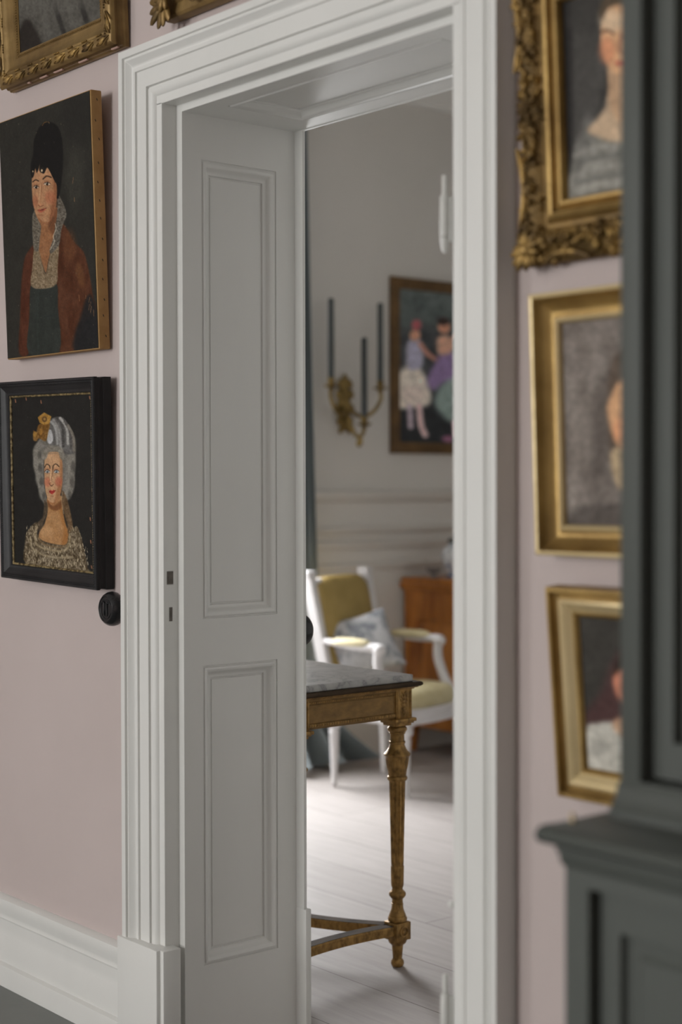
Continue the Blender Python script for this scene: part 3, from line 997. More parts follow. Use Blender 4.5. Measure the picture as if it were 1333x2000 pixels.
def art_mottled_grey():
    A = Art([(1100, 628), (1334, 603), (1343, 1027), (1110, 1022)], 100, 150, (104, 96, 90), 1.3)
    A.blend(np.ones(A.X.shape), (108, 100, 94), .9, tex=24, ts=26, tsy=52, seed=5)
    A.line([(1150, 660), (1164, 720), (1142, 800), (1150, 900)], 22, (132, 124, 117), .5, soft=22)
    A.line([(1120, 740), (1126, 860), (1120, 980)], 14, (134, 126, 118), .5, soft=16)
    A.line([(1176, 740), (1170, 840), (1160, 920)], 22, (78, 71, 66), .6, soft=24)
    A.poly([(1110, 1030), (1130, 990), (1180, 980), (1260, 990), (1345, 1010), (1345, 1035)], (72, 66, 62), 10, .8, tex=10, ts=14)
    A.poly([(1186, 720), (1230, 660), (1290, 660), (1330, 740), (1330, 860), (1300, 960), (1230, 980), (1200, 930), (1186, 860)], (78, 66, 56), 8, .9, tex=10, ts=12)
    A.poly([(1190, 770), (1206, 740), (1250, 720), (1290, 750), (1300, 820), (1280, 890), (1246, 916), (1216, 890), (1196, 856), (1182, 800)], (196, 152, 114), 6)
    A.ell(1208, 838, 16, 24, (206, 146, 108), .9, .8)
    A.ell(1226, 790, 10, 5, (76, 56, 46), .5)
    A.ell(1272, 790, 10, 5, (76, 56, 46), .5)
    A.ell(1250, 872, 16, 5, (170, 92, 78), .5)
    A.line([(1250, 800), (1246, 836), (1256, 842)], 5, (156, 108, 82), .6)
    A.poly([(1188, 888), (1204, 872), (1230, 910), (1280, 910), (1310, 880), (1330, 930), (1300, 960), (1220, 960), (1198, 940)], (172, 150, 118), 6, .9, tex=12, ts=12)
    A.grain(.10, 5, 6)
    return A


def art_white_shirt():
    A = Art([(1135, 1205), (1329, 1221), (1346, 1534), (1153, 1499)], 90, 110, (54, 52, 48), 1.3)
    A.blend(np.ones(A.X.shape), (55, 53, 49), .9, tex=6, ts=24)
    A.poly([(1150, 1420), (1176, 1350), (1196, 1290), (1230, 1260), (1330, 1280), (1346, 1420), (1346, 1440)], (70, 48, 47), 12, .9, tex=6, ts=14)
    A.poly([(1148, 1424), (1170, 1412), (1198, 1410), (1260, 1420), (1310, 1460), (1312, 1530), (1212, 1510), (1152, 1502)], (172, 169, 160), 6, tex=16, ts=18)
    A.ell(1172, 1462, 14, 16, (140, 137, 130), .9, .7)
    A.poly([(1196, 1322), (1204, 1304), (1240, 1284), (1270, 1310), (1270, 1370), (1240, 1400), (1216, 1380), (1200, 1352)], (186, 122, 98), 5)
    A.poly([(1196, 1420), (1208, 1400), (1250, 1400), (1262, 1430), (1230, 1450)], (176, 140, 112), 6, .9)
    A.ell(1222, 1334, 7, 4, (70, 50, 42), .5)
    A.ell(1250, 1338, 7, 4, (70, 50, 42), .5)
    A.ell(1236, 1374, 10, 4, (160, 80, 70), .5)
    A.poly([(1196, 1320), (1210, 1276), (1250, 1262), (1280, 1300), (1276, 1340), (1262, 1304), (1220, 1300)], (46, 34, 28), 5)
    A.grain(.08, 5, 8)
    return A


def art_dancers():
    A = Art([(783, 566), (950, 583), (950, 866), (784, 863)], 110, 130, (58, 60, 62), 1.9)
    A.blend(np.ones(A.X.shape), (60, 62, 64), .9, tex=12, ts=16)
    A.poly([(780, 560), (960, 575), (960, 640), (840, 640), (780, 640)], (84, 92, 90), 18, .8, tex=12, ts=16)
    A.poly([(780, 780), (960, 780), (960, 870), (780, 870)], (42, 44, 46), 14, .9)
    # first dancer
    A.poly([(782, 730), (800, 716), (820, 718), (836, 740), (844, 786), (812, 796), (776, 794), (776, 750)], (188, 180, 170), 6, tex=14, ts=9)
    A.ell(812, 770, 22, 16, (186, 168, 162), .9, .5)
    A.poly([(800, 672), (822, 666), (830, 690), (826, 718), (800, 720)], (150, 148, 166), 5)
    A.ell(814, 657, 10, 11, (178, 134, 112), .5)
    A.ell(817, 637, 9, 10, (150, 84, 88), .6)
    A.line([(824, 674), (842, 696), (862, 706)], 9, (162, 116, 102), .9)
    A.line([(804, 794), (806, 832)], 10, (166, 152, 162), .9)
    A.line([(822, 794), (826, 830), (834, 848)], 11, (206, 178, 178), .9)
    # second dancer
    A.poly([(852, 780), (872, 742), (900, 724), (930, 740), (946, 790), (936, 824), (890, 826), (862, 806)], (122, 138, 134), 8, tex=12, ts=10)
    A.poly([(838, 744), (852, 712), (866, 690), (892, 692), (898, 728), (868, 748), (848, 762)], (124, 106, 142), 6)
    A.poly([(858, 662), (878, 658), (890, 680), (874, 694), (858, 690)], (182, 144, 124), 5)
    A.ell(870, 641, 12, 12, (176, 128, 106), .5)
    A.ell(868, 630, 12, 8, (54, 44, 42), .6)
    A.line([(884, 666), (900, 650), (914, 632)], 8, (176, 136, 118), .9)
    A.line([(890, 824), (892, 850)], 9, (196, 160, 170), .9)
    A.ell(878, 856, 12, 6, (170, 110, 140), .7, .7)
    A.grain(.12, 4, 2)
    return A

# ================================================================== PICTURES ON THE PINK WALL
# ---- unframed canvas
t = thing('portrait_canvas', (-.297, -.006, 1.654), (.038, .005, 0), 'unframed old oil portrait of a dark-haired woman in brown coat and lace ruff', 'painting')
W_, H_, T_ = .457, .61, .030
m = MB().rbox((-W_ / 2, -T_, 0), (W_ / 2, 0, H_), .0025)
o = m.build('stretcher', M['gold_tape'], t)
tag(o, 'ochre paper-taped canvas edge')
art_brown_coat().canvas('canvas', W_ - .007, H_ - .006, -T_ - .0012, .003, t, M['paint'])
for i in range(13):
    z = .03 + i * .046 + rng.uniform(-.006, .006)
    MB().blob((W_ / 2 + .0002, -.010 - rng.uniform(0, .010), z), (.0007, .0012, .0035), (0.4, 0, 0), 8, 5).build('tack', M['black'], t)

# ---- black frame
t = thing('framed_portrait', (-.300, -.004, 1.085), (.025, .021, 0), 'portrait of a woman in a tall powdered wig, in a black frame', 'painting')
W_, H_ = .477, .506
prof = [(0, 0), (0, .020), (.002, .022), (.0035, .030), (.002, .036), (0, .038), (0, .046), (.002, .0485), (.006, .0485), (.008, .0465), (.010, .0475), (.0125, .0475), (.0145, .0455), (.018, .044), (.024, .0405), (.030, .0365), (.034, .0355), (.036, .0330), (.036, 0)]
frame_ring(W_, H_, prof).build('frame', M['black'], t, 30)
m = MB()
for k in range(4):
    L_ = W_ if k % 2 == 0 else H_
    nb = int(L_ / .006)
    for i in range(nb):
        s = -L_ / 2 + .012 + (L_ - .024) * (i + .5) / nb
        c = [(s, -.0480, .0115), (W_ / 2 - .0115, -.0480, H_ / 2 + s), (s, -.0480, H_ - .0115), (-W_ / 2 + .0115, -.0480, H_ / 2 + s)][k]
        m.blob(c, (.0026, .0012, .0014) if k % 2 == 0 else (.0014, .0012, .0026), (0, .5, 0), 6, 4)
m.build('beaded_ridge', M['black'], t)
iw, ih = W_ - .072, H_ - .072
frame_ring(iw, ih, [(0, 0), (0, .0325), (.0012, .0332), (.0024, .0316), (.0036, .0328), (.0048, .0310), (.0048, 0)], .036).build('sight_edge', mottled('rubbed_gold_line', (.10, .07, .03), (.46, .36, .19), 90, .45, .4, .2, 120, p=(.42, .58)), t, 30)
art_powdered_wig().canvas('canvas', iw - .0086, ih - .0086, -.0285, .0403, t, M['paint'])
MB().box((-iw / 2, -.027, .037), (iw / 2, -.020, H_ - .037)).build('backing', M['wood_dark'], t)


def beads(m, w, h, z0, y, r, step, seg=7, rg=5):
    for k in range(4):
        L_ = w if k % 2 == 0 else h
        nb = int(L_ / step)
        for i in range(nb):
            s = -L_ / 2 + L_ * (i + .5) / nb
            c = [(s, y, z0), (w / 2, y, z0 + h / 2 + s), (s, y, z0 + h), (-w / 2, y, z0 + h / 2 + s)][k]
            m.blob(c, (r, r, r), (0, 0, 0), seg, rg)
    return m


# ---- gilt frame with carved leaves, top left
t = thing('gilt_framed_picture', (-.262, -.004, 2.352), (.040, 0, 0), 'gilt-framed dark picture of grey drapery with carved leaf border, above the unframed portrait', 'painting')
W_, H_ = .560, .690
prof = [(0, 0), (0, .010), (.003, .014), (.003, .020), (.007, .026), (.004, .032), (.002, .036), (.006, .043), (.012, .0465), (.024, .0475), (.030, .0450), (.032, .0430), (.034, .0440), (.037, .0440), (.040, .0410), (.052, .0340), (.062, .0310), (.068, .0320), (.070, .0300), (.072, .0270), (.079, .0265), (.080, .0240), (.083, .0240), (.083, 0)]
frame_ring(W_, H_, prof).build('frame', M['gilt_dull'], t, 30)
m = MB()
for k in range(4):
    L_ = (W_ if k % 2 == 0 else H_) - .03
    nb = int(round(L_ / .066))
    for i in range(nb):
        s = -L_ / 2 + L_ * (i + .5) / nb
        for dd, off, rr, an in ((0, -.001, (.020, .0040, .0095), .22), (.022, -.007, (.015, .0036, .0028), .55), (.020, -.001, (.016, .0042, .0024), .35), (.018, .006, (.015, .0036, .0024), .05), (.026, .003, (.010, .0040, .0024), .2), (-.010, -.006, (.012, .0052, .0026), .3), (-.006, .004, (.012, .0054, .0022), .15)):
            a = s + dd
            q = .019 + off
            c, e = [((a, -.0470, q), an), ((W_ / 2 - q, -.0470, H_ / 2 + a), an + PI / 2), ((a, -.0470, H_ - q), -an), ((-W_ / 2 + q, -.0470, H_ / 2 + a), PI / 2 - an)][k]
            m.blob(c, rr, (0, -e, 0), 8, 5)
        for j in range(4):
            a = s - .022 + j * .0062
            q = .0335
            c = [(a, -.0455, q), (W_ / 2 - q, -.0455, H_ / 2 + a), (a, -.0455, H_ - q), (-W_ / 2 + q, -.0455, H_ / 2 + a)][k]
            m.blob(c, (.0026, .0022, .0026), (0, 0, 0), 7, 5)
tag(m.build('leaf_carving', M['gilt_dark'], t), 'darker carved leaf border')
beads(MB(), W_ - .151, H_ - .151, .0755, -.0275, .0026, .0066).build('pearl_beading', M['gilt_dull'], t)
for x0, ln in ((-.168, .012), (-.105, .036), (-.035, .042), (.085, .040), (.235, .028)):
    m = MB().rbox((x0, -.0225, -.0006), (x0 + ln, -.0165, .0035), .0005)
    tag(m.build('chipped_gesso', M['pink_chip'], t), 'bare pink gesso where the gilding has chipped')
art_grey_drapery().canvas('canvas', W_ - .162, H_ - .162, -.022, .081, t, M['paint'])
MB().box((-W_ / 2 + .08, -.020, .08), (W_ / 2 - .08, -.012, H_ - .08)).build('backing', M['wood_dark'], t)


def leaf_fan(m, c, ang, n, ln, wd, spread, y0, th=.006):
    for i in range(n):
        a = ang + (i - (n - 1) / 2) * spread
        k = 1 - .35 * abs(i - (n - 1) / 2) / max(1, n / 2)
        m.blob((c[0] + math.cos(a) * ln * .55 * k, y0 - .003 * (i % 2), c[1] + math.sin(a) * ln * .55 * k), (ln * .55 * k, th, wd), (0, -a, 0), 10, 6)
    return m


# ---- gilt frame above the doorway
t = thing('gilt_framed_picture', (.68, -.006, 2.362), (.04, 0, 0), 'gilt-framed picture with leafy corners hanging above the doorway', 'painting')
W_, H_ = .94, .72
prof = [(0, 0), (0, .020), (.002, .026), (.008, .030), (.022, .0280), (.030, .0265), (.036, .0320), (.042, .0420), (.052, .0460), (.062, .0420), (.070, .0340), (.085, .0290), (.100, .0270), (.104, .0240), (.108, .0240), (.108, 0)]
frame_ring(W_, H_, prof).build('frame', M['gilt_dull'], t, 30)
for sx in (-1, 1):
    for sz in (-1, 1):
        m = MB()
        cx, cz = sx * (W_ / 2 - .030), H_ / 2 + sz * (H_ / 2 - .034)
        ang = math.atan2(sz * .75, sx)
        leaf_fan(m, (cx, cz), ang, 7, .062, .010, .42, -.046)
        leaf_fan(m, (cx - sx * .012, cz - sz * .01), ang, 5, .040, .008, .5, -.054)
        for dx, dz in ((sx * -.085, 0), (0, sz * -.085)):
            sp = leaf_fan(MB(), (cx + dx, cz + dz), math.atan2(-dz, -dx) + PI, 4, .05, .009, .4, -.048)
            sp.build('leaf_spray', M['gilt_old'], t)
        m.blob((cx, -.056, cz), (.014, .007, .014), (0, 0, 0), 12, 8)
        tag(m.build('corner_leaf', M['gilt_old'], t), 'darker carved corner leaf')
art_over_door().canvas('canvas', W_ - .212, H_ - .212, -.022, .106, t, M['paint'])
MB().box((-W_ / 2 + .10, -.020, .10), (W_ / 2 - .10, -.012, H_ - .10)).build('backing', M['wood_dark'], t)

# ---- heavily carved gilt frame, top right
t = thing('gilt_framed_portrait', (1.5025, -.004, 1.700), (.047, 0, 0), 'portrait of a woman in grey dress in heavily carved gilt frame, topmost beside the cabinet', 'painting')
W_, H_ = .410, .525
prof = [(0, 0), (0, .016), (.006, .022), (.016, .026), (.028, .036), (.036, .041), (.046, .036), (.058, .026), (.065, .026), (.065, 0)]
frame_ring(W_, H_, prof).build('frame', M['gilt_old'], t, 30)
frame_ring(W_ - .128, H_ - .128, [(0, 0), (0, .027), (.007, .0355), (.012, .0375), (.017, .0355), (.020, .026), (.025, .022), (.029, .0295), (.034, .0300), (.038, .022), (.0385, 0)], .064).build('sight_moulding', M['gilt'], t, 30)
m = MB()
PQ = [p[0] for p in prof[1:-1]]
PH = [p[1] for p in prof[1:-1]]


def on_frame(k, a, q, y):
    return [(a, y, q), (W_ / 2 - q, y, H_ / 2 + a), (a, y, H_ - q), (-W_ / 2 + q, y, H_ / 2 + a)][k]


for k in range(4):
    L_ = W_ if k % 2 == 0 else H_
    n_ = int(L_ / .0075)
    for i in range(n_):
        s = -L_ / 2 + L_ * (i + .5) / n_
        u = abs(s) / (L_ / 2)
        full = u > .58 or u < .16
        # rough leafage: full at corners and centres, a slim scrolling rib between
        for j in range(5 if full else 3):
            q = (rng.uniform(-.004, .056) if full else rng.uniform(.008, .050)) if k != 1 else rng.uniform(.012, .056)
            r0 = rng.uniform(.0045, .0105)
            m.blob(on_frame(k, s + rng.uniform(-.004, .004), q, -float(np.interp(q, PQ, PH)) - rng.uniform(-.001, .005)), (r0, r0 * .75, r0 * rng.uniform(.3, .6)), (rng.uniform(-.5, .5), rng.uniform(0, PI), rng.uniform(-.5, .5)), 8, 5)
    # C-scroll ribs along the outer edge
    if k == 1:
        continue
    for c0, hl in ((-.5, .15), (.5, .15)):
        pts = []
        for a in np.linspace(0, 1, 14):
            s = L_ / 2 * (c0 + (a - .5) * 2 * hl * 1.7)
            pts.append(on_frame(k, s, .002 + .014 * math.sin(a * PI), -.030))
        m.tube(pts, [.0035 + .003 * math.sin(a * PI) for a in np.linspace(0, 1, 14)], 8)
for sx in (-1, 1):
    for sz in (-1, 1):
        c = (sx * (W_ / 2 - .024), H_ / 2 + sz * (H_ / 2 - .026))
        an = math.atan2(sz, sx)
        if sx < 0:
            leaf_fan(m, c, an, 6, .040, .007, .42, -.036, .007)
        leaf_fan(m, c, an + PI, 5, .040, .007, .5, -.042, .007)
        m.blob((c[0], -.042, c[1]), (.012, .009, .012), (0, 0, 0), 10, 6)
tag(m.build('rococo_carving', M['gilt_dark'], t, 50), 'dark gilt scrolls and leaves')
art_grey_dress().canvas('canvas', W_ - .200, H_ - .170, -.016, .088, t, M['paint'])
MB().box((-W_ / 2 + .09, -.014, .08), (W_ / 2 - .09, -.006, H_ - .08)).build('backing', M['wood_dark'], t)

# ---- two plainer gilt frames below it
RF = [('gilt_framed_portrait', (1.5240, -.004, 1.212), .039, .365, .435, 'portrait on mottled grey ground in stepped gilt frame, middle of three beside the cabinet', art_mottled_grey, 'gilt'),
      ('gilt_framed_portrait', (1.5475, -.004, .812), .088, .320, .352, 'dark portrait with white shirt in wide gilt frame, lowest, just above the cabinet ledge', art_white_shirt, 'gilt')]
t = thing(RF[0][0], RF[0][1], (RF[0][2], 0, 0), RF[0][5], 'painting')
W_, H_ = RF[0][3], RF[0][4]
prof = [(0, 0), (0, .036), (.002, .0385), (.007, .0385), (.009, .036), (.0105, .031), (.017, .0235), (.025, .0165), (.032, .0125), (.0345, .0125), (.036, .0155), (.040, .0160), (.040, 0)]
frame_ring(W_, H_, prof).build('frame', M['gilt'], t, 30)
frame_ring(W_ - .080, H_ - .080, [(0, 0), (0, .0205), (.0015, .0235), (.005, .0250), (.0085, .0225), (.0105, .017), (.0105, 0)], .040).build('sight_edge', M['gilt_bright'], t, 30)
frame_ring(W_ + .002, H_ + .002, [(.0005, .030), (.0005, .0388), (.004, .0402), (.0075, .0388), (.0075, .036)], -.001).build('outer_rim', M['gilt_bright'], t, 30)
art_mottled_grey().canvas('canvas', W_ - .100, H_ - .100, -.0135, .050, t, M['paint'])
MB().box((-W_ / 2 + .045, -.012, .045), (W_ / 2 - .045, -.006, H_ - .045)).build('backing', M['wood_dark'], t)

t = thing(RF[1][0], RF[1][1], (RF[1][2], 0, 0), RF[1][5], 'painting')
W_, H_ = RF[1][3], RF[1][4]
prof = [(0, 0), (0, .034), (.002, .0365), (.007, .0365), (.009, .034), (.010, .026), (.015, .0215), (.019, .0215), (.019, 0)]
frame_ring(W_, H_, prof).build('frame', M['gilt'], t, 30)
frame_ring(W_ - .038, H_ - .038, [(0, 0), (0, .0235), (.002, .0285), (.006, .0300), (.011, .0275), (.017, .0215), (.022, .0185), (.022, 0)], .019).build('inner_moulding', M['gilt_bright'], t, 30)
frame_ring(W_ - .082, H_ - .082, [(0, 0), (0, .0180), (.003, .0175), (.008, .0125), (.009, .011), (.009, 0)], .041).build('sight_edge', M['gilt'], t, 30)
art_white_shirt().canvas('canvas', W_ - .098, H_ - .098, -.0095, .049, t, M['paint'])
MB().box((-W_ / 2 + .045, -.008, .045), (W_ / 2 - .045, -.003, H_ - .045)).build('backing', M['wood_dark'], t)


# ---- black rotary knobs beside the casings
def wall_knob(loc, rz, label):
    t = thing('rotary_switch', loc, (0, 0, rz), label, 'switch')
    MB().lathe([(0, .030), (.006, .030), (.008, .0285)], axis='-y', seg=32).build('base', M['bakelite'], t)
    MB().lathe([(.006, .020), (.012, .022), (.018, .033), (.026, .0395), (.034, .0410), (.042, .0400), (.049, .0365), (.053, .0325), (.0545, .0305), (.0535, .0290), (.0525, .0280)], axis='-y', seg=40).build('body', M['bakelite'], t)
    m = MB()
    for r0, a0, a1 in ((.0225, .5, 5.9),):
        m.tube([(r0 * math.cos(a), -.0530, r0 * math.sin(a)) for a in np.linspace(a0, a1, 40)], .0011, 6)
    for sx in (-1, 1):
        m.tube([(sx * .0125, -.0530, .0135), (sx * .0085, -.0535, .0165), (sx * .0050, -.0535, .0125), (sx * .0045, -.0535, .002), (sx * .0062, -.0535, -.010), (sx * .0050, -.0530, -.0165)], [.0012, .0022, .0026, .0024, .0022, .0010], 8)
    m.build('emblem', M['black'], t)
    return t


wall_knob((-.019, 0, 1.037), 0, 'round black knob switch on pink wall left of the door casing')
wall_knob((.128, WT + .034, .970), PI, 'black knob switch peeping out behind the far side of the door lining')

# ================================================================== GREEN CABINET
t = thing('cabinet', (1.756, 0, 0), (0, 0, 0), 'dark green-grey painted two-tier cabinet standing against the pink wall', 'cabinet')
CW = 1.15
CABP = [(0, 0), (.002, -.004), (.006, -.006), (.010, -.004), (.014, -.009), (.018, -.012)]
# lower body
m = MB()
m.box((0, -.395, .02), (CW, -.032, .845))
m.box((0, -.430, .02), (.040, -.395, .845)).box((CW - .040, -.430, .02), (CW, -.395, .845))
m.box((.040, -.430, .800), (CW - .040, -.395, .845)).box((.040, -.430, .02), (CW - .040, -.395, .10))
m.build('lower_body', M['cabinet'], t)
m = MB().rbox((-.006, -.440, 0), (CW + .006, -.030, .085), .004)
m.build('plinth', M['cabinet'], t)
MB().rings([[(x, -.43 - p, z) for p, z in [(0, .822), (.004, .824), (.010, .832), (.012, .842), (.018, .846), (.018, .851), (0, .851)]] for x in (-.001, CW + .001)]).build('ledge_moulding', M['cabinet'], t)
for x0, x1 in ((.046, CW / 2 - .002), (CW / 2 + .002, CW - .046)):
    m = MB()
    w_ = x1 - x0
    to3 = lambda a, b, h, x0=x0: (x0 + a, -.412 - h, .106 + b)
    panelled(m, w_, .688, [(.033, w_ - .033, .05, .64)], to3, [(0, 0), (.001, -.010), (.014, -.012), (.022, -.012), (.030, -.005)])
    m.face([(x0, -.412, .106), (x0, -.396, .106), (x0, -.396, .794), (x0, -.412, .794)])
    m.face([(x1, -.412, .106), (x1, -.396, .106), (x1, -.396, .794), (x1, -.412, .794)])
    m.face([(x0, -.412, .794), (x1, -.412, .794), (x1, -.396, .794), (x0, -.396, .794)])
    o = m.build('door', M['cabinet'], t)
    kx = x1 - .03 if x0 < .3 else x0 + .03
    MB().lathe([(0, .006), (.010, .005), (.016, .010), (.022, .012), (.028, .009), (.030, .003)], (kx, -.412, .48), '-y', 16).build('knob', M['brass'], o)
m = MB()
m.rings([[(-.026 + p * 0, -.432 - p, z) for p, z in ((0, .851), (.020, .853), (.027, .858), (.030, .864), (.027, .870), (.020, .875), (0, .876))] for _ in (0,)] + [[(CW + .026, -.432 - p, z) for p, z in ((0, .851), (.020, .853), (.027, .858), (.030, .864), (.027, .870), (.020, .875), (0, .876))]])
m.rbox((-.028, -.440, .851), (CW + .028, -.030, .876), .006, 3)
m.build('counter', M['cabinet'], t)
# upper body
m = MB()
m.box((0, -.268, .876), (CW, -.032, 2.62))
m.rbox((.0, -.320, .876), (.036, -.266, 2.62), .003).rbox((CW - .036, -.320, .876), (CW, -.266, 2.62), .003)
m.box((.036, -.320, .876), (CW - .036, -.266, .925)).box((.036, -.320, 2.50), (CW - .036, -.266, 2.62))
m.build('upper_body', M['cabinet'], t)
m = MB()
m.rings([[(x, -.320 - p, z) for p, z in ((0, .876), (.022, .876), (.022, .886), (.016, .892), (.008, .905), (.004, .918), (0, .922))] for x in (-.0, CW + .0)])
m.build('base_moulding', M['cabinet'], t)
m = MB()
m.rings([[(x, -.320 - p, z) for p, z in ((0, 2.52), (.01, 2.53), (.03, 2.58), (.06, 2.61), (.06, 2.64), (0, 2.64))] for x in (-.03, CW + .03)])
m.rbox((-.03, -.38, 2.62), (CW + .03, -.03, 2.66), .004)
m.build('cornice', M['cabinet'], t)
for x0, x1 in ((.040, CW / 2 - .002), (CW / 2 + .002, CW - .040)):
    m = MB()
    w_ = x1 - x0
    to3 = lambda a, b, h, x0=x0: (x0 + a, -.297 - h, .930 + b)
    panelled(m, w_, 1.566, [(.034, w_ - .034, .05, 1.516)], to3, [(0, 0), (.002, -.016), (.016, -.019), (.030, -.019)])
    o = m.build('door', M['cabinet'], t)
    kx = x1 - .03 if x0 < .3 else x0 + .03
    MB().lathe([(0, .006), (.010, .005), (.016, .010), (.022, .012), (.028, .009), (.030, .003)], (kx, -.297, 1.55), '-y', 16).build('knob', M['brass'], o)
t = MB().lathe([(0, .0035), (.002, .0042), (.004, .0026), (.009, .0026), (.011, .0042), (.0125, .0036), (.0132, .001)], seg=14)  # small yellowish mark of unknown kind, built as a turned peg
tag(t.build('yellowish_peg', M['gilt_bright'], None, loc=(1.747, -0.406, .876)), 'tiny yellowish peg standing on the green cabinet ledge', 'peg')

# ================================================================== CONSOLE TABLE
t = thing('console_table', (-.04, .887, 0), (0, 0, 0), 'gilded console table with fluted legs and grey veined marble top', 'table')
TX, TY = -1.10, -.362          # leg centres run from here to 0
LEG = [(.000, .012), (.003, .0160), (.009, .0182), (.016, .0176), (.021, .0145), (.0235, .0126), (.026, .0130), (.060, .0158), (.0615, .0175), (.0640, .0200), (.0680, .0240), (.0715, .0255), (.0770, .0262)]
LEG2 = [(.125, .0200), (.127, .0250), (.132, .0268), (.137, .0262), (.1405, .0235), (.1425, .0238), (.147, .0220), (.153, .0193), (.160, .0170), (.172, .0155), (.1725, .0165), (.1755, .0165), (.1765, .0152), (.187, .0150), (.1905, .0175), (.194, .0210), (.198, .0232), (.202, .0235), (.206, .0222), (.2095, .0185), (.2125, .0155), (.2155, .0146), (.219, .0150), (.2235, .0168), (.228, .0176), (.278, .0184), (.2795, .0180), (.2800, .0170)]
LEG3 = [(.280, .0170), (.284, .0172), (.290, .0174), (.340, .0185), (.420, .0202), (.500, .0219), (.508, .0221), (.515, .0222)]
LEG4 = [(.515, .0222), (.5155, .0255), (.518, .0272), (.5215, .0280), (.525, .0272), (.5275, .0255), (.528, .0246), (.545, .0268), (.565, .0300), (.580, .0330), (.5835, .0345), (.5850, .0366), (.5885, .0368), (.5905, .0350), (.593, .0325), (.598, .0280), (.605, .0238), (.612, .0212), (.6165, .0203), (.6175, .0222), (.6205, .0226), (.6230, .0220), (.6238, .0198), (.6430, .0195), (.6445, .0222), (.6470, .0228), (.6485, .0222), (.6500, .0245), (.654, .0268), (.6575, .0272), (.6610, .0262), (.6640, .0235), (.6650, .0220), (.668, .0220)]


def table_leg(x, y):
    m = MB()
    m.lathe(LEG, (x, y, 0), seg=32)
    m.rbox((x - .02625, y - .02625, .0765), (x + .02625, y + .02625, .1255), .0015)
    m.lathe(LEG2, (x, y, 0), seg=32)
    m.lathe(LEG3, (x, y, 0), seg=96, flute=(.289, .509, 12, .13))
    m.lathe(LEG4, (x, y, 0), seg=32)
    # cup leaves on the tulip
    for i in range(12):
        a = 2 * PI * i / 12
        rr = .0288
        m.blob((x + math.cos(a) * rr, y + math.sin(a) * rr, .560), (.0022, .0046, .0195), (0, .20, 0) if False else Euler((0, 0.17, a)), 8, 6)
    # abacus
    m.rbox((x - .028, y - .028, .667), (x + .028, y + .028, .675), .002)
    for s, z0, z1 in ((.0335, .674, .680), (.0385, .679, .689)):
        m.rbox((x - s, y - s, z0), (x + s, y + s, z1), .0025)
    o = m.build('leg', M['gilt_table'], t, 32)
    # corner block with carved pendant
    b = MB().rbox((x - .029, y - .029, .688), (x + .029, y + .029, .768), .0012)
    b.build('corner_block', M['gilt_table'], o)
    r = MB()
    w = MB()
    for sx, sy in ((1, 0), (-1, 0), (0, 1), (0, -1)):
        n = Vector((sx, sy, 0)) * .0292
        u = Vector((-sy, sx, 0))
        c = Vector((x, y, 0)) + n
        e = (0, 0, math.atan2(sy, sx))
        for dz, ru, rz in ((.756, .006, .005), (.746, .008, .007), (.735, .0095, .007), (.724, .008, .008), (.712, .006, .009), (.703, .004, .006)):
            r.blob((c.x, c.y, dz), (.0032, ru, rz), e, 8, 5)
            for q in (-1, 1):
                p = c + u * q * ru * 1.15
                r.blob((p.x, p.y, dz + .004), (.0026, .0030, .0050), e, 7, 4)
        for q in (-.023, .023):
            p = c + u * q
            r.rbox((p.x - .0016, p.y - .0016, .694), (p.x + .0016, p.y + .0016, .764), .0006)
        w.tube([tuple(Vector((x, y, .101)) + Vector((sx, sy, 0)) * .0268 + u * .0135 * math.cos(a) + Vector((0, 0, .0135 * math.sin(a)))) for a in np.linspace(0, 2 * PI, 22)], .0022, 6)
        pc = Vector((x, y, .101)) + Vector((sx, sy, 0)) * .0262
        w.blob(tuple(pc), (.0035, .0065, .0065), e, 10, 6)
    r.build('carved_pendant', M['gilt_table'], o)
    w.build('carved_rosette', M['gilt_table'], o)
    return o


for x in (0, TX):
    for y in (0, TY):
        table_leg(x, y)


def apron(p0, p1, n):
    """rail between two corner blocks; n is the outward direction"""
    p0, p1, n = Vector(p0), Vector(p1), Vector(n)
    d = (p1 - p0).normalized()
    a, b = p0 + d * .029, p1 - d * .029
    m = MB()
    pr = [(-.010, .690), (.0235, .690), (.0245, .693), (.0265, .695), (.0265, .704), (.0240, .706), (.0235, .7075), (.0235, .752), (.0245, .7535), (.0262, .756), (.0262, .761), (.0285, .765), (.0285, .769), (-.010, .769)]
    m.rings([[tuple(q + n * h + Vector((0, 0, z))) for h, z in pr] for q in (a, b)])
    o = m.build('apron', M['gilt_apron'], t, 25)
    L_ = (b - a).length
    bd = MB()
    k = int(L_ / .0062)
    ee = (0, 0, math.atan2(d.y, d.x))
    for i in range(k):
        q = a + d * L_ * (i + .5) / k
        bd.blob(tuple(q + n * .0262 + Vector((0, 0, .7585))), (.0022, .0018, .0024), ee, 6, 4)
    bd.build('beading', M['gilt_table'], o)
    bd = MB()
    k = int(L_ / .0085)
    for i in range(k):
        q = a + d * L_ * (i + .5) / k
        bd.blob(tuple(q + n * .0262 + Vector((0, 0, .6995))), (.0030, .0022, .0038), ee, 7, 4)
    bd.build('leaf_beading', M['gilt_table'], o)


apron((0, TY, 0), (0, 0, 0), (1, 0, 0))
apron((TX, TY, 0), (TX, 0, 0), (-1, 0, 0))
apron((TX, 0, 0), (0, 0, 0), (0, 1, 0))
apron((TX, TY, 0), (0, TY, 0), (0, -1, 0))
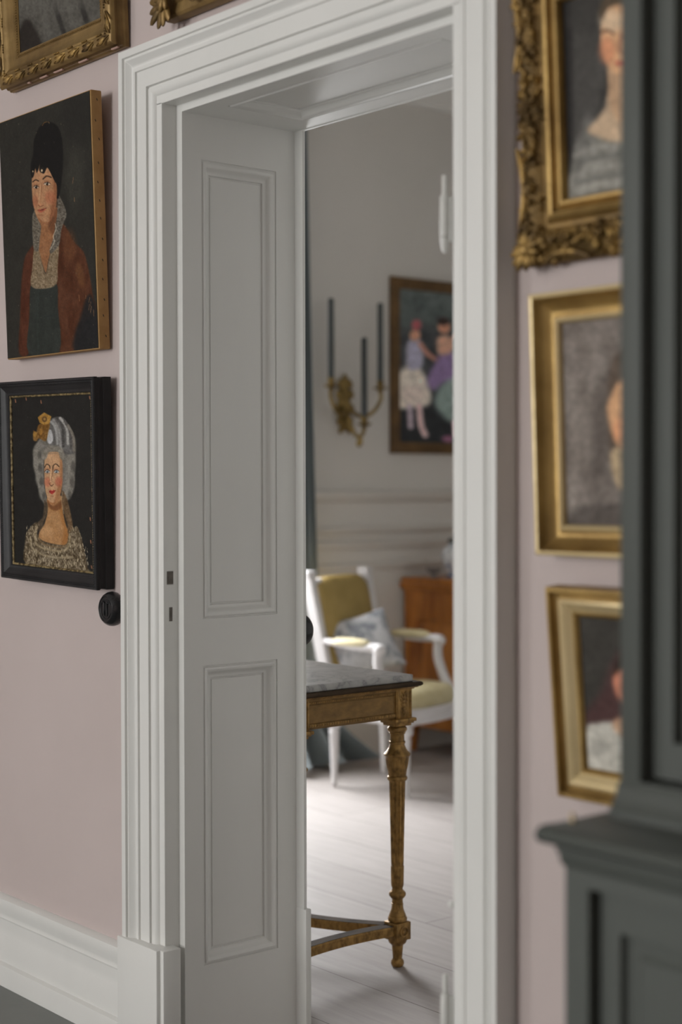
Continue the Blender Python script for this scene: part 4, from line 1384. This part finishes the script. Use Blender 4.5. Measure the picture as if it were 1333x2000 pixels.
# top rim with a worn dark edge, then the slab
m = MB()
x0, x1, y0, y1 = TX - .029, .029, TY - .029, .029
m.sweep([(x0 - .022, y0 - .022), (x1 + .022, y0 - .022), (x1 + .022, y1 + .022), (x0 - .022, y1 + .022)], [(.025, .7755), (.006, .7756), (.0015, .7785), (0, .782), (.001, .786), (.004, .7885), (.025, .789)], lambda a, b, h: (a, b, h), True)
g = MB()
g.sweep([(x0 - .022, y0 - .022), (x1 + .022, y0 - .022), (x1 + .022, y1 + .022), (x0 - .022, y1 + .022)], [(.030, .767), (.0185, .768), (.017, .771), (.011, .7725), (.008, .7755), (.030, .7756)], lambda a, b, h: (a, b, h), True)
g.build('rim_moulding', M['gilt_table'], t, 30)
tag(m.build('top_rim', M['wood_dark'], t, 30), 'dark worn wooden rim under the marble')
MB().rbox((x0 - .010, y0 - .008, .789), (x1 + .010, y1 - .004, .8085), .0035, 3).build('marble_top', M['marble'], t)


def stretcher(P, w, name='stretcher'):
    """flat-topped bowed rail through P"""
    C_ = smooth_pts(P, False, 8)
    rings = []
    for i in range(len(C_)):
        d = C_[min(i + 1, len(C_) - 1)] - C_[max(i - 1, 0)]
        d = d / np.hypot(*d)
        n = np.array((-d[1], d[0]))
        a, b = C_[i] + n * w / 2, C_[i] - n * w / 2
        rings.append([(a[0], a[1], .092), (a[0], a[1], .113), ((a[0] * .93 + b[0] * .07), (a[1] * .93 + b[1] * .07), .117), ((b[0] * .93 + a[0] * .07), (b[1] * .93 + a[1] * .07), .117), (b[0], b[1], .113), (b[0], b[1], .092)])
    o = MB().rings(rings).build(name, M['gilt_table'], t, 25)
    tp = MB().rings([[(r[2][0], r[2][1], .1172), (r[3][0], r[3][1], .1172), (r[3][0], r[3][1], .1180), (r[2][0], r[2][1], .1180)] for r in rings])
    tag(tp.build('stretcher_top', M['wood_dark'], o), 'dark painted upper face')


cxm, cym = TX / 2, TY / 2
stretcher([(-.002, -.024), (-.012, -.10), (-.016, cym), (-.012, TY + .10), (-.002, TY + .024)], .040)
stretcher([(TX + .002, -.024), (TX + .012, -.10), (TX + .016, cym), (TX + .012, TY + .10), (TX + .002, TY + .024)], .040)
stretcher([(-.022, -.020), (-.12, -.085), (-.24, -.14), (-.40, -.175), (cxm, cym)], .040)
stretcher([(TX + .022, -.020), (TX + .12, -.085), (TX + .24, -.14), (TX + .40, -.175), (cxm, cym)], .040)

# ================================================================== ARMCHAIR
ch = thing('armchair', (-1.96, 2.648, 0), (0, 0, R(15.7)), 'white painted open armchair with yellow seat and padded arms, behind the console', 'chair')


def chair_leg(x, y, front):
    m = MB()
    m.lathe([(0, .0105), (.010, .0125), (.015, .0120), (.018, .0140), (.022, .0140), (.025, .0125), (.235, .0215), (.240, .0230), (.246, .0230), (.249, .0190), (.256, .0190), (.262, .0255), (.272, .0300), (.284, .0305), (.294, .0275), (.299, .0220)], (x, y, 0), seg=20)
    m.rbox((x - .026, y - .026, .297), (x + .026, y + .026, .372), .003)
    return m.build('leg', M['chair_white'], ch, 35)


for x, y, f_ in ((.165, -.238, 1), (.165, .238, 1), (-.225, -.205, 0), (-.225, .195, 0)):
    chair_leg(x, y, f_)
m = MB()
RP = [(.018, .305), (.022, .312), (.022, .322), (.017, .327), (.017, .345), (.022, .352), (.022, .368), (-.014, .368), (-.014, .305)]


def rail(path):
    P = smooth_pts(path, False, 6)
    rings = []
    for i in range(len(P)):
        d = P[min(i + 1, len(P) - 1)] - P[max(i - 1, 0)]
        d = d / np.hypot(*d)
        n = (d[1], -d[0])
        rings.append([(P[i][0] + n[0] * h, P[i][1] + n[1] * h, z) for h, z in RP])
    return rings


m.rings(rail([(.165, -.222), (.190, -.10), (.195, 0), (.190, .10), (.165, .222)]))
m.rings(rail([(-.205, -.207), (0, -.226), (.148, -.238)]))
m.rings(rail([(.148, .238), (0, .226), (-.205, .201)]))
m.rings(rail([(-.225, .19), (-.225, 0), (-.225, -.19)]))
m.build('seat_rail', M['chair_white'], ch, 30)
m = MB()
rings = []
for k, (s, z) in enumerate(((.97, .366), (1.0, .376), (1.0, .400), (.975, .422), (.88, .440), (.65, .452), (.30, .457))):
    ring = []
    for a in np.linspace(0, 2 * PI, 48, endpoint=False):
        ca, sa = math.cos(a), math.sin(a)
        e = 4.5
        rr = 1 / ((abs(ca) ** e + abs(sa) ** e) ** (1 / e))
        x = ca * rr * .203 * s - .022
        y = sa * rr * (.208 + .028 * (x + .225) / .39) * s
        ring.append((x, y, z))
    rings.append(ring)
m.rings(rings)
m.build('seat_cushion', M['cream_pad'], ch, 50)


def bx(z):
    return -.232 - .125 * max(0, (z - .37)) / .60


m = MB()
for s in (-1, 1):
    rings = []
    for z in (.36, .45, .60, .80, .92):
        x, y = bx(z), s * (.207 + .022 * (z - .36) / .6)
        rings.append([(x - .026, y - .022, z), (x + .022, y - .022, z), (x + .028, y - .012, z), (x + .028, y + .012, z), (x + .022, y + .022, z), (x - .026, y + .022, z)])
    m.rings(rings)
    x, y = bx(.93), s * .228
    m.rbox((x - .030, y - .026, .915), (x + .028, y + .026, .946), .006, 3)
for z0, z1, dz in ((.888, .908, .004), (.455, .495, 0)):
    rings = []
    for y in np.linspace(-.215, .215, 9):
        k = 1 - (y / .215) ** 2
        x = bx((z0 + z1) / 2)
        a, b = z0 + dz * k * .4, z1 + dz * k
        rings.append([(x - .016, y, a), (x + .018, y, a), (x + .024, y, (a + b) / 2), (x + .018, y, b), (x - .016, y, b)])
    m.rings(rings)
m.build('back_frame', M['chair_white'], ch, 35)
for side, nm, fx in ((1, 'back_cushion', .012), (-1, 'back_panel', -.010)):
    m = MB()
    rings = []
    for k, (s, d) in enumerate(((1.0, 0), (1.0, .010), (.95, .022), (.80, .032), (.5, .038), (.2, .040))):
        ring = []
        for a in np.linspace(0, 2 * PI, 44, endpoint=False):
            ca, sa = math.cos(a), math.sin(a)
            rr = 1 / ((abs(ca) ** 7 + abs(sa) ** 7) ** (1 / 7))
            y = ca * rr * .192 * s
            z = .706 + sa * rr * .212 * s
            ring.append((bx(z) + fx + side * d * (1 if side > 0 else .4), y, z))
        rings.append(ring)
    m.rings(rings)
    m.build(nm, M['olive'], ch, 50)
for s in (-1, 1):
    m = MB()
    za = .632
    pts = [(bx(za) + .01, s * .219, za + .012), (-.18, s * .236, za + .004), (-.09, s * .248, za - .004), (-.015, s * .250, za - .004), (.022, s * .250, za - .002), (.048, s * .250, za - .016)]
    m.tube(pts, [.017, .018, .020, .021, .024, .024], 12, .85)
    m.blob((.040, s * .250, za - .012), (.030, .028, .028), (0, 0, 0), 14, 10)
    sup = [(.034, s * .250, za - .02), (.032, s * .249, za - .07), (.042, s * .247, .52), (.072, s * .244, .45), (.112, s * .241, .395), (.140, s * .238, .365)]
    m.tube(smooth_pts(sup, False, 4), list(np.linspace(.020, .024, 21)), 12)
    o = m.build('armrest', M['chair_white'], ch, 45)
    p = MB()
    p.rings([[(x, s * yc + .026 * k * math.cos(a), za + .006 + (.026 if math.sin(a) > 0 else .010) * k * math.sin(a)) for a in np.linspace(0, 2 * PI, 16, endpoint=False)] for x, yc, k in ((-.215, .232, .15), (-.208, .233, .65), (-.185, .237, .92), (-.14, .242, 1.06), (-.085, .247, 1.06), (-.035, .249, .95), (-.014, .250, .65), (-.007, .250, .15))])
    p.build('arm_pad', M['cream_pad'], o, 50)

# pillow leaning in the chair
m = MB()
N_ = 20
gr = []
for i in range(N_ + 1):
    row = []
    for j in range(N_ + 1):
        u, v = i / N_ * 2 - 1, j / N_ * 2 - 1
        pin = 1 - .12 * (1 - u * u) * abs(v) ** 3 - .0
        k = ((1 - u ** 2) * (1 - v ** 2)) ** .5
        row.append((u * .150 * (1 - .10 * (1 - v * v)) * 1.0, v * .150 * (1 - .10 * (1 - u * u)), k))
    gr.append(row)
for sg in (1, -1):
    V = [[m.bm.verts.new((x, y, sg * (.050 * k + .004 * math.sin(9 * x + 5 * y)))) if k > 0 or sg == 1 else None for x, y, k in row] for row in gr]
    if sg == 1:
        top = V
    for i in range(N_ + 1):
        for j in range(N_ + 1):
            if V[i][j] is None:
                V[i][j] = top[i][j]
    for i in range(N_):
        for j in range(N_):
            f4 = [V[i][j], V[i + 1][j], V[i + 1][j + 1], V[i][j + 1]]
            m.bm.faces.new(f4)
pl = m.build('cushion', M['cushion'], None, 80)
pl.location = (-2.085, 2.530, .625)
pl.rotation_euler = Euler((R(22), R(54), R(-6)), 'XYZ')
tag(pl, 'grey and white patterned cushion lying in the white armchair', 'cushion')

# ================================================================== CHEST, JAR, BOWL
c = thing('chest', (-2.62, 3.262, 0), (0, 0, 0), 'polished orange-brown wooden chest against the grey wall behind the armchair', 'cabinet')
m = MB()
panelled(m, .47, .655, [(.075, .395, .07, .54)], lambda a, b, h: (a, -h, .13 + b), [(0, 0), (.003, -.002), (.010, -.010), (.014, -.010), (.020, -.006)])
m.face([(0, 0, .13), (0, .95, .13), (0, .95, .785), (0, 0, .785)])
m.face([(.47, 0, .13), (.47, .95, .13), (.47, .95, .785), (.47, 0, .785)])
m.face([(0, .95, .13), (.47, .95, .13), (.47, .95, .785), (0, .95, .785)])
m.face([(0, 0, .13), (.47, 0, .13), (.47, .95, .13), (0, .95, .13)])
m.face([(0, 0, .785), (.47, 0, .785), (.47, .95, .785), (0, .95, .785)])
m.build('carcass', M['cherry'], c)
MB().rbox((-.002, -.028, .838), (.50, .978, .868), .009, 3).build('top', M['cherry'], c)
m = MB()
m.sweep([(0, 0), (.47, 0), (.47, .95), (0, .95)], [(.02, .785), (-.002, .785), (-.002, .800), (-.016, .815), (-.020, .838), (.02, .838)], lambda a, b, h: (a, b, h), True)
m.build('frieze_moulding', M['cherry'], c)
for i, z0 in enumerate((.150, .365, .580)):
    o = MB().rbox((.468, .03, z0), (.482, .92, z0 + .19), .003).build('drawer', M['cherry'], c)
    for y in (.22, .73):
        MB().lathe([(0, .006), (.012, .005), (.02, .011), (.026, .009)], (.482, y, z0 + .095), 'x', 14).build('knob', M['brass'], o)
for x in (.03, .44):
    for y in (.03, .92):
        MB().lathe([(0, .018), (.02, .020), (.10, .030), (.13, .032)], (x, y, 0), seg=14).build('foot', M['cherry'], c)

j = thing('ginger_jar', (-2.375, 3.385, .868), (0, 0, 0), 'blue and white lidded porcelain jar standing on the wooden chest', 'vase')
MB().lathe([(0, .044), (.006, .047), (.020, .046), (.045, .060), (.090, .074), (.120, .076), (.145, .066), (.160, .048), (.166, .040), (.172, .040)], seg=36).build('body', M['delft'], j, 50)
MB().lathe([(.004, .0475), (.012, .0472), (.016, .0468)], seg=36).build('foot_band', mottled('cobalt_glaze', (.05, .09, .22), (.09, .14, .30), 20, .15), j)
MB().lathe([(.172, .043), (.176, .047), (.186, .045), (.194, .034), (.198, .014), (.204, .010), (.210, .014), (.218, .012), (.222, .003)], seg=28).build('lid', M['bakelite'], j)
b = thing('bowl', (-2.45, 3.30, .868), (0, 0, 0), 'small grey footed bowl at the near corner of the wooden chest', 'bowl')
MB().lathe([(0, .022), (.004, .022), (.008, .012), (.018, .010), (.024, .020), (.034, .034), (.046, .038), (.047, .036), (.036, .030), (.028, .012)], seg=24).build('cup', M['pewter'], b)
for s in (-1, 1):
    MB().tube([(s * .034, 0, .040), (s * .046, 0, .050), (s * .050, 0, .042), (s * .044, 0, .032), (s * .032, 0, .030)], .003, 8).build('handle', M['pewter'], b)

# ================================================================== PICTURE AND SCONCE ON THE FAR WALL
t = thing('framed_picture', (-2.646, 3.545, 1.482), (0, 0, PI / 2), 'brown-framed painting of two ballet dancers hanging on the grey wall', 'painting')
W_, H_ = .72, .875
frame_ring(W_, H_, [(0, 0), (0, .022), (.004, .027), (.012, .028), (.020, .022), (.040, .018), (.048, .020), (.054, .018), (.056, .012), (.056, 0)]).build('frame', mottled('brown_gilt_frame', (.10, .052, .016), (.17, .092, .030), 12, .5, .2, .1, 60), t, 30)
art_dancers().canvas('canvas', W_ - .108, H_ - .108, -.011, .054, t, M['paint'])
MB().box((-W_ / 2 + .05, -.009, .05), (W_ / 2 - .05, -.003, H_ - .05)).build('backing', M['wood_dark'], t)

s = thing('wall_sconce', (-2.65, 2.885, 1.715), (0, 0, 0), 'brass three-armed candle sconce on the grey wall beside the dancers', 'sconce')
m = MB()
m.blob((.010, 0, 0), (.014, .040, .075), (0, 0, 0), 16, 10)
m.blob((.016, 0, .085), (.012, .026, .040), (0, 0, 0), 12, 8)
m.blob((.016, 0, -.085), (.012, .026, .045), (0, 0, 0), 12, 8)
for z, sc in ((.10, 1), (.05, 1.2), (-.02, 1.3), (-.08, 1.1), (-.12, .8)):
    for q in (-1, 1):
        m.blob((.018, q * .028 * sc, z), (.010, .018 * sc, .026), (q * .5, 0, 0), 10, 6)
m.blob((.018, 0, .125), (.010, .014, .022), (0, 0, 0), 10, 6)
m.blob((.030, 0, 0), (.016, .022, .026), (0, 0, 0), 12, 8)
m.build('backplate', M['brass'], s, 50)
SP = [((.100, -.155, .085), 'candle'), ((.160, 0, -.095), 'candle'), ((.100, .155, .085), 'candle')]
CAND = []
for (x, y, z), _ in SP:
    if y == 0:
        pts = [(.03, 0, -.03), (.055, 0, -.085), (.085, 0, -.140), (.120, 0, -.160), (.150, 0, -.145), (.160, 0, z - .025)]
    else:
        pts = [(.03, .01 * np.sign(y), -.01), (.055, y * .25, -.05), (.08, y * .55, -.055), (.095, y * .85, -.02), (.102, y * 1.02, .03), (.100, y, z - .025)]
    o = MB().tube(smooth_pts(pts, False, 5), list(np.linspace(.0110, .0090, 26)), 10).build('arm', M['brass'], s, 60)
    if y == 0:
        MB().blob((.125, 0, -.185), (.020, .012, .026), (0, .5, 0), 10, 8).build('scroll', M['brass'], o)
    MB().lathe([(-.030, .006), (-.026, .016), (-.020, .010), (-.014, .014), (-.010, .032), (-.005, .038), (-.001, .036), (-.003, .014)], (x, y, z), seg=20).build('drip_pan', M['brass'], o)
    MB().lathe([(-.004, .012), (.002, .013), (.008, .018), (.018, .0185), (.024, .0165), (.028, .019), (.030, .019), (.030, .0135), (.012, .0135)], (x, y, z), seg=20).build('candle_cup', M['brass'], o)
LB = ['dark tapered candle on the left arm of the brass sconce, nearest the curtain', 'dark tapered candle on the low middle arm of the sconce', 'dark tapered candle on the right sconce arm, nearest the dancers']
for ((x, y, z), _), lb in zip(SP, LB):
    cd = MB().lathe([(0, .0130), (.02, .0158), (.386, .0146), (.392, .0130), (.396, .005)], seg=20)
    co = cd.build('candle', M['candle'], None, 50, (-2.65 + x, 2.885 + y, 1.715 + z + .012))
    tag(co, lb, 'candle', 'candles on the wall sconce')

# ================================================================== CURTAIN
cu = thing('curtain', (-2.55, 2.44, 0), (0, 0, 0), 'blue-grey floor-length curtain pooling on the floor beside the far window', 'curtain')
m = MB()
ny_, nz_ = 90, 60
rows = []
for j in range(nz_ + 1):
    z = 3.00 * (1 - j / nz_)
    row = []
    k = max(0, (.40 - z) / .40)
    for i in range(ny_ + 1):
        u = i / ny_
        y = u * (.125 + .100 * (1 - z / 3.0)) + k * k * (-.05 + .26 * u)
        ph = u * 4.5 * 2 * PI + .6 * math.sin(z * 1.3)
        amp = .030 + .016 * (1 - z / 3) + .030 * k
        x = amp * math.sin(ph) + .010 * math.sin(ph * .37 + z) + .16 * k * k * (.5 + .5 * math.sin(ph * .5 + 1))
        zz = max(z, 0) + (.012 + .020 * (1 + math.sin(ph))) * (1 if k > .0 else 0) * k
        row.append(m.bm.verts.new((x, y, zz)))
    rows.append(row)
for j in range(nz_):
    for i in range(ny_):
        m.bm.faces.new((rows[j][i], rows[j][i + 1], rows[j + 1][i + 1], rows[j + 1][i]))
o = m.build('drape', M['curtain'], cu, 80)
md = o.modifiers.new('cloth_thickness', 'SOLIDIFY')
md.thickness = .004
m = MB()
m.tube([(0, -1.35, 3.03), (0, .20, 3.03)], .014, 14)
m.blob((0, .22, 3.03), (.028, .028, .028), (0, 0, 0), 14, 8)
o = m.build('curtain_rod', M['brass'], cu)
m = MB()
m.tube([(-.099, .14, 3.03), (0, .14, 3.03)], .008, 10)
m.build('rod_bracket', M['brass'], o)
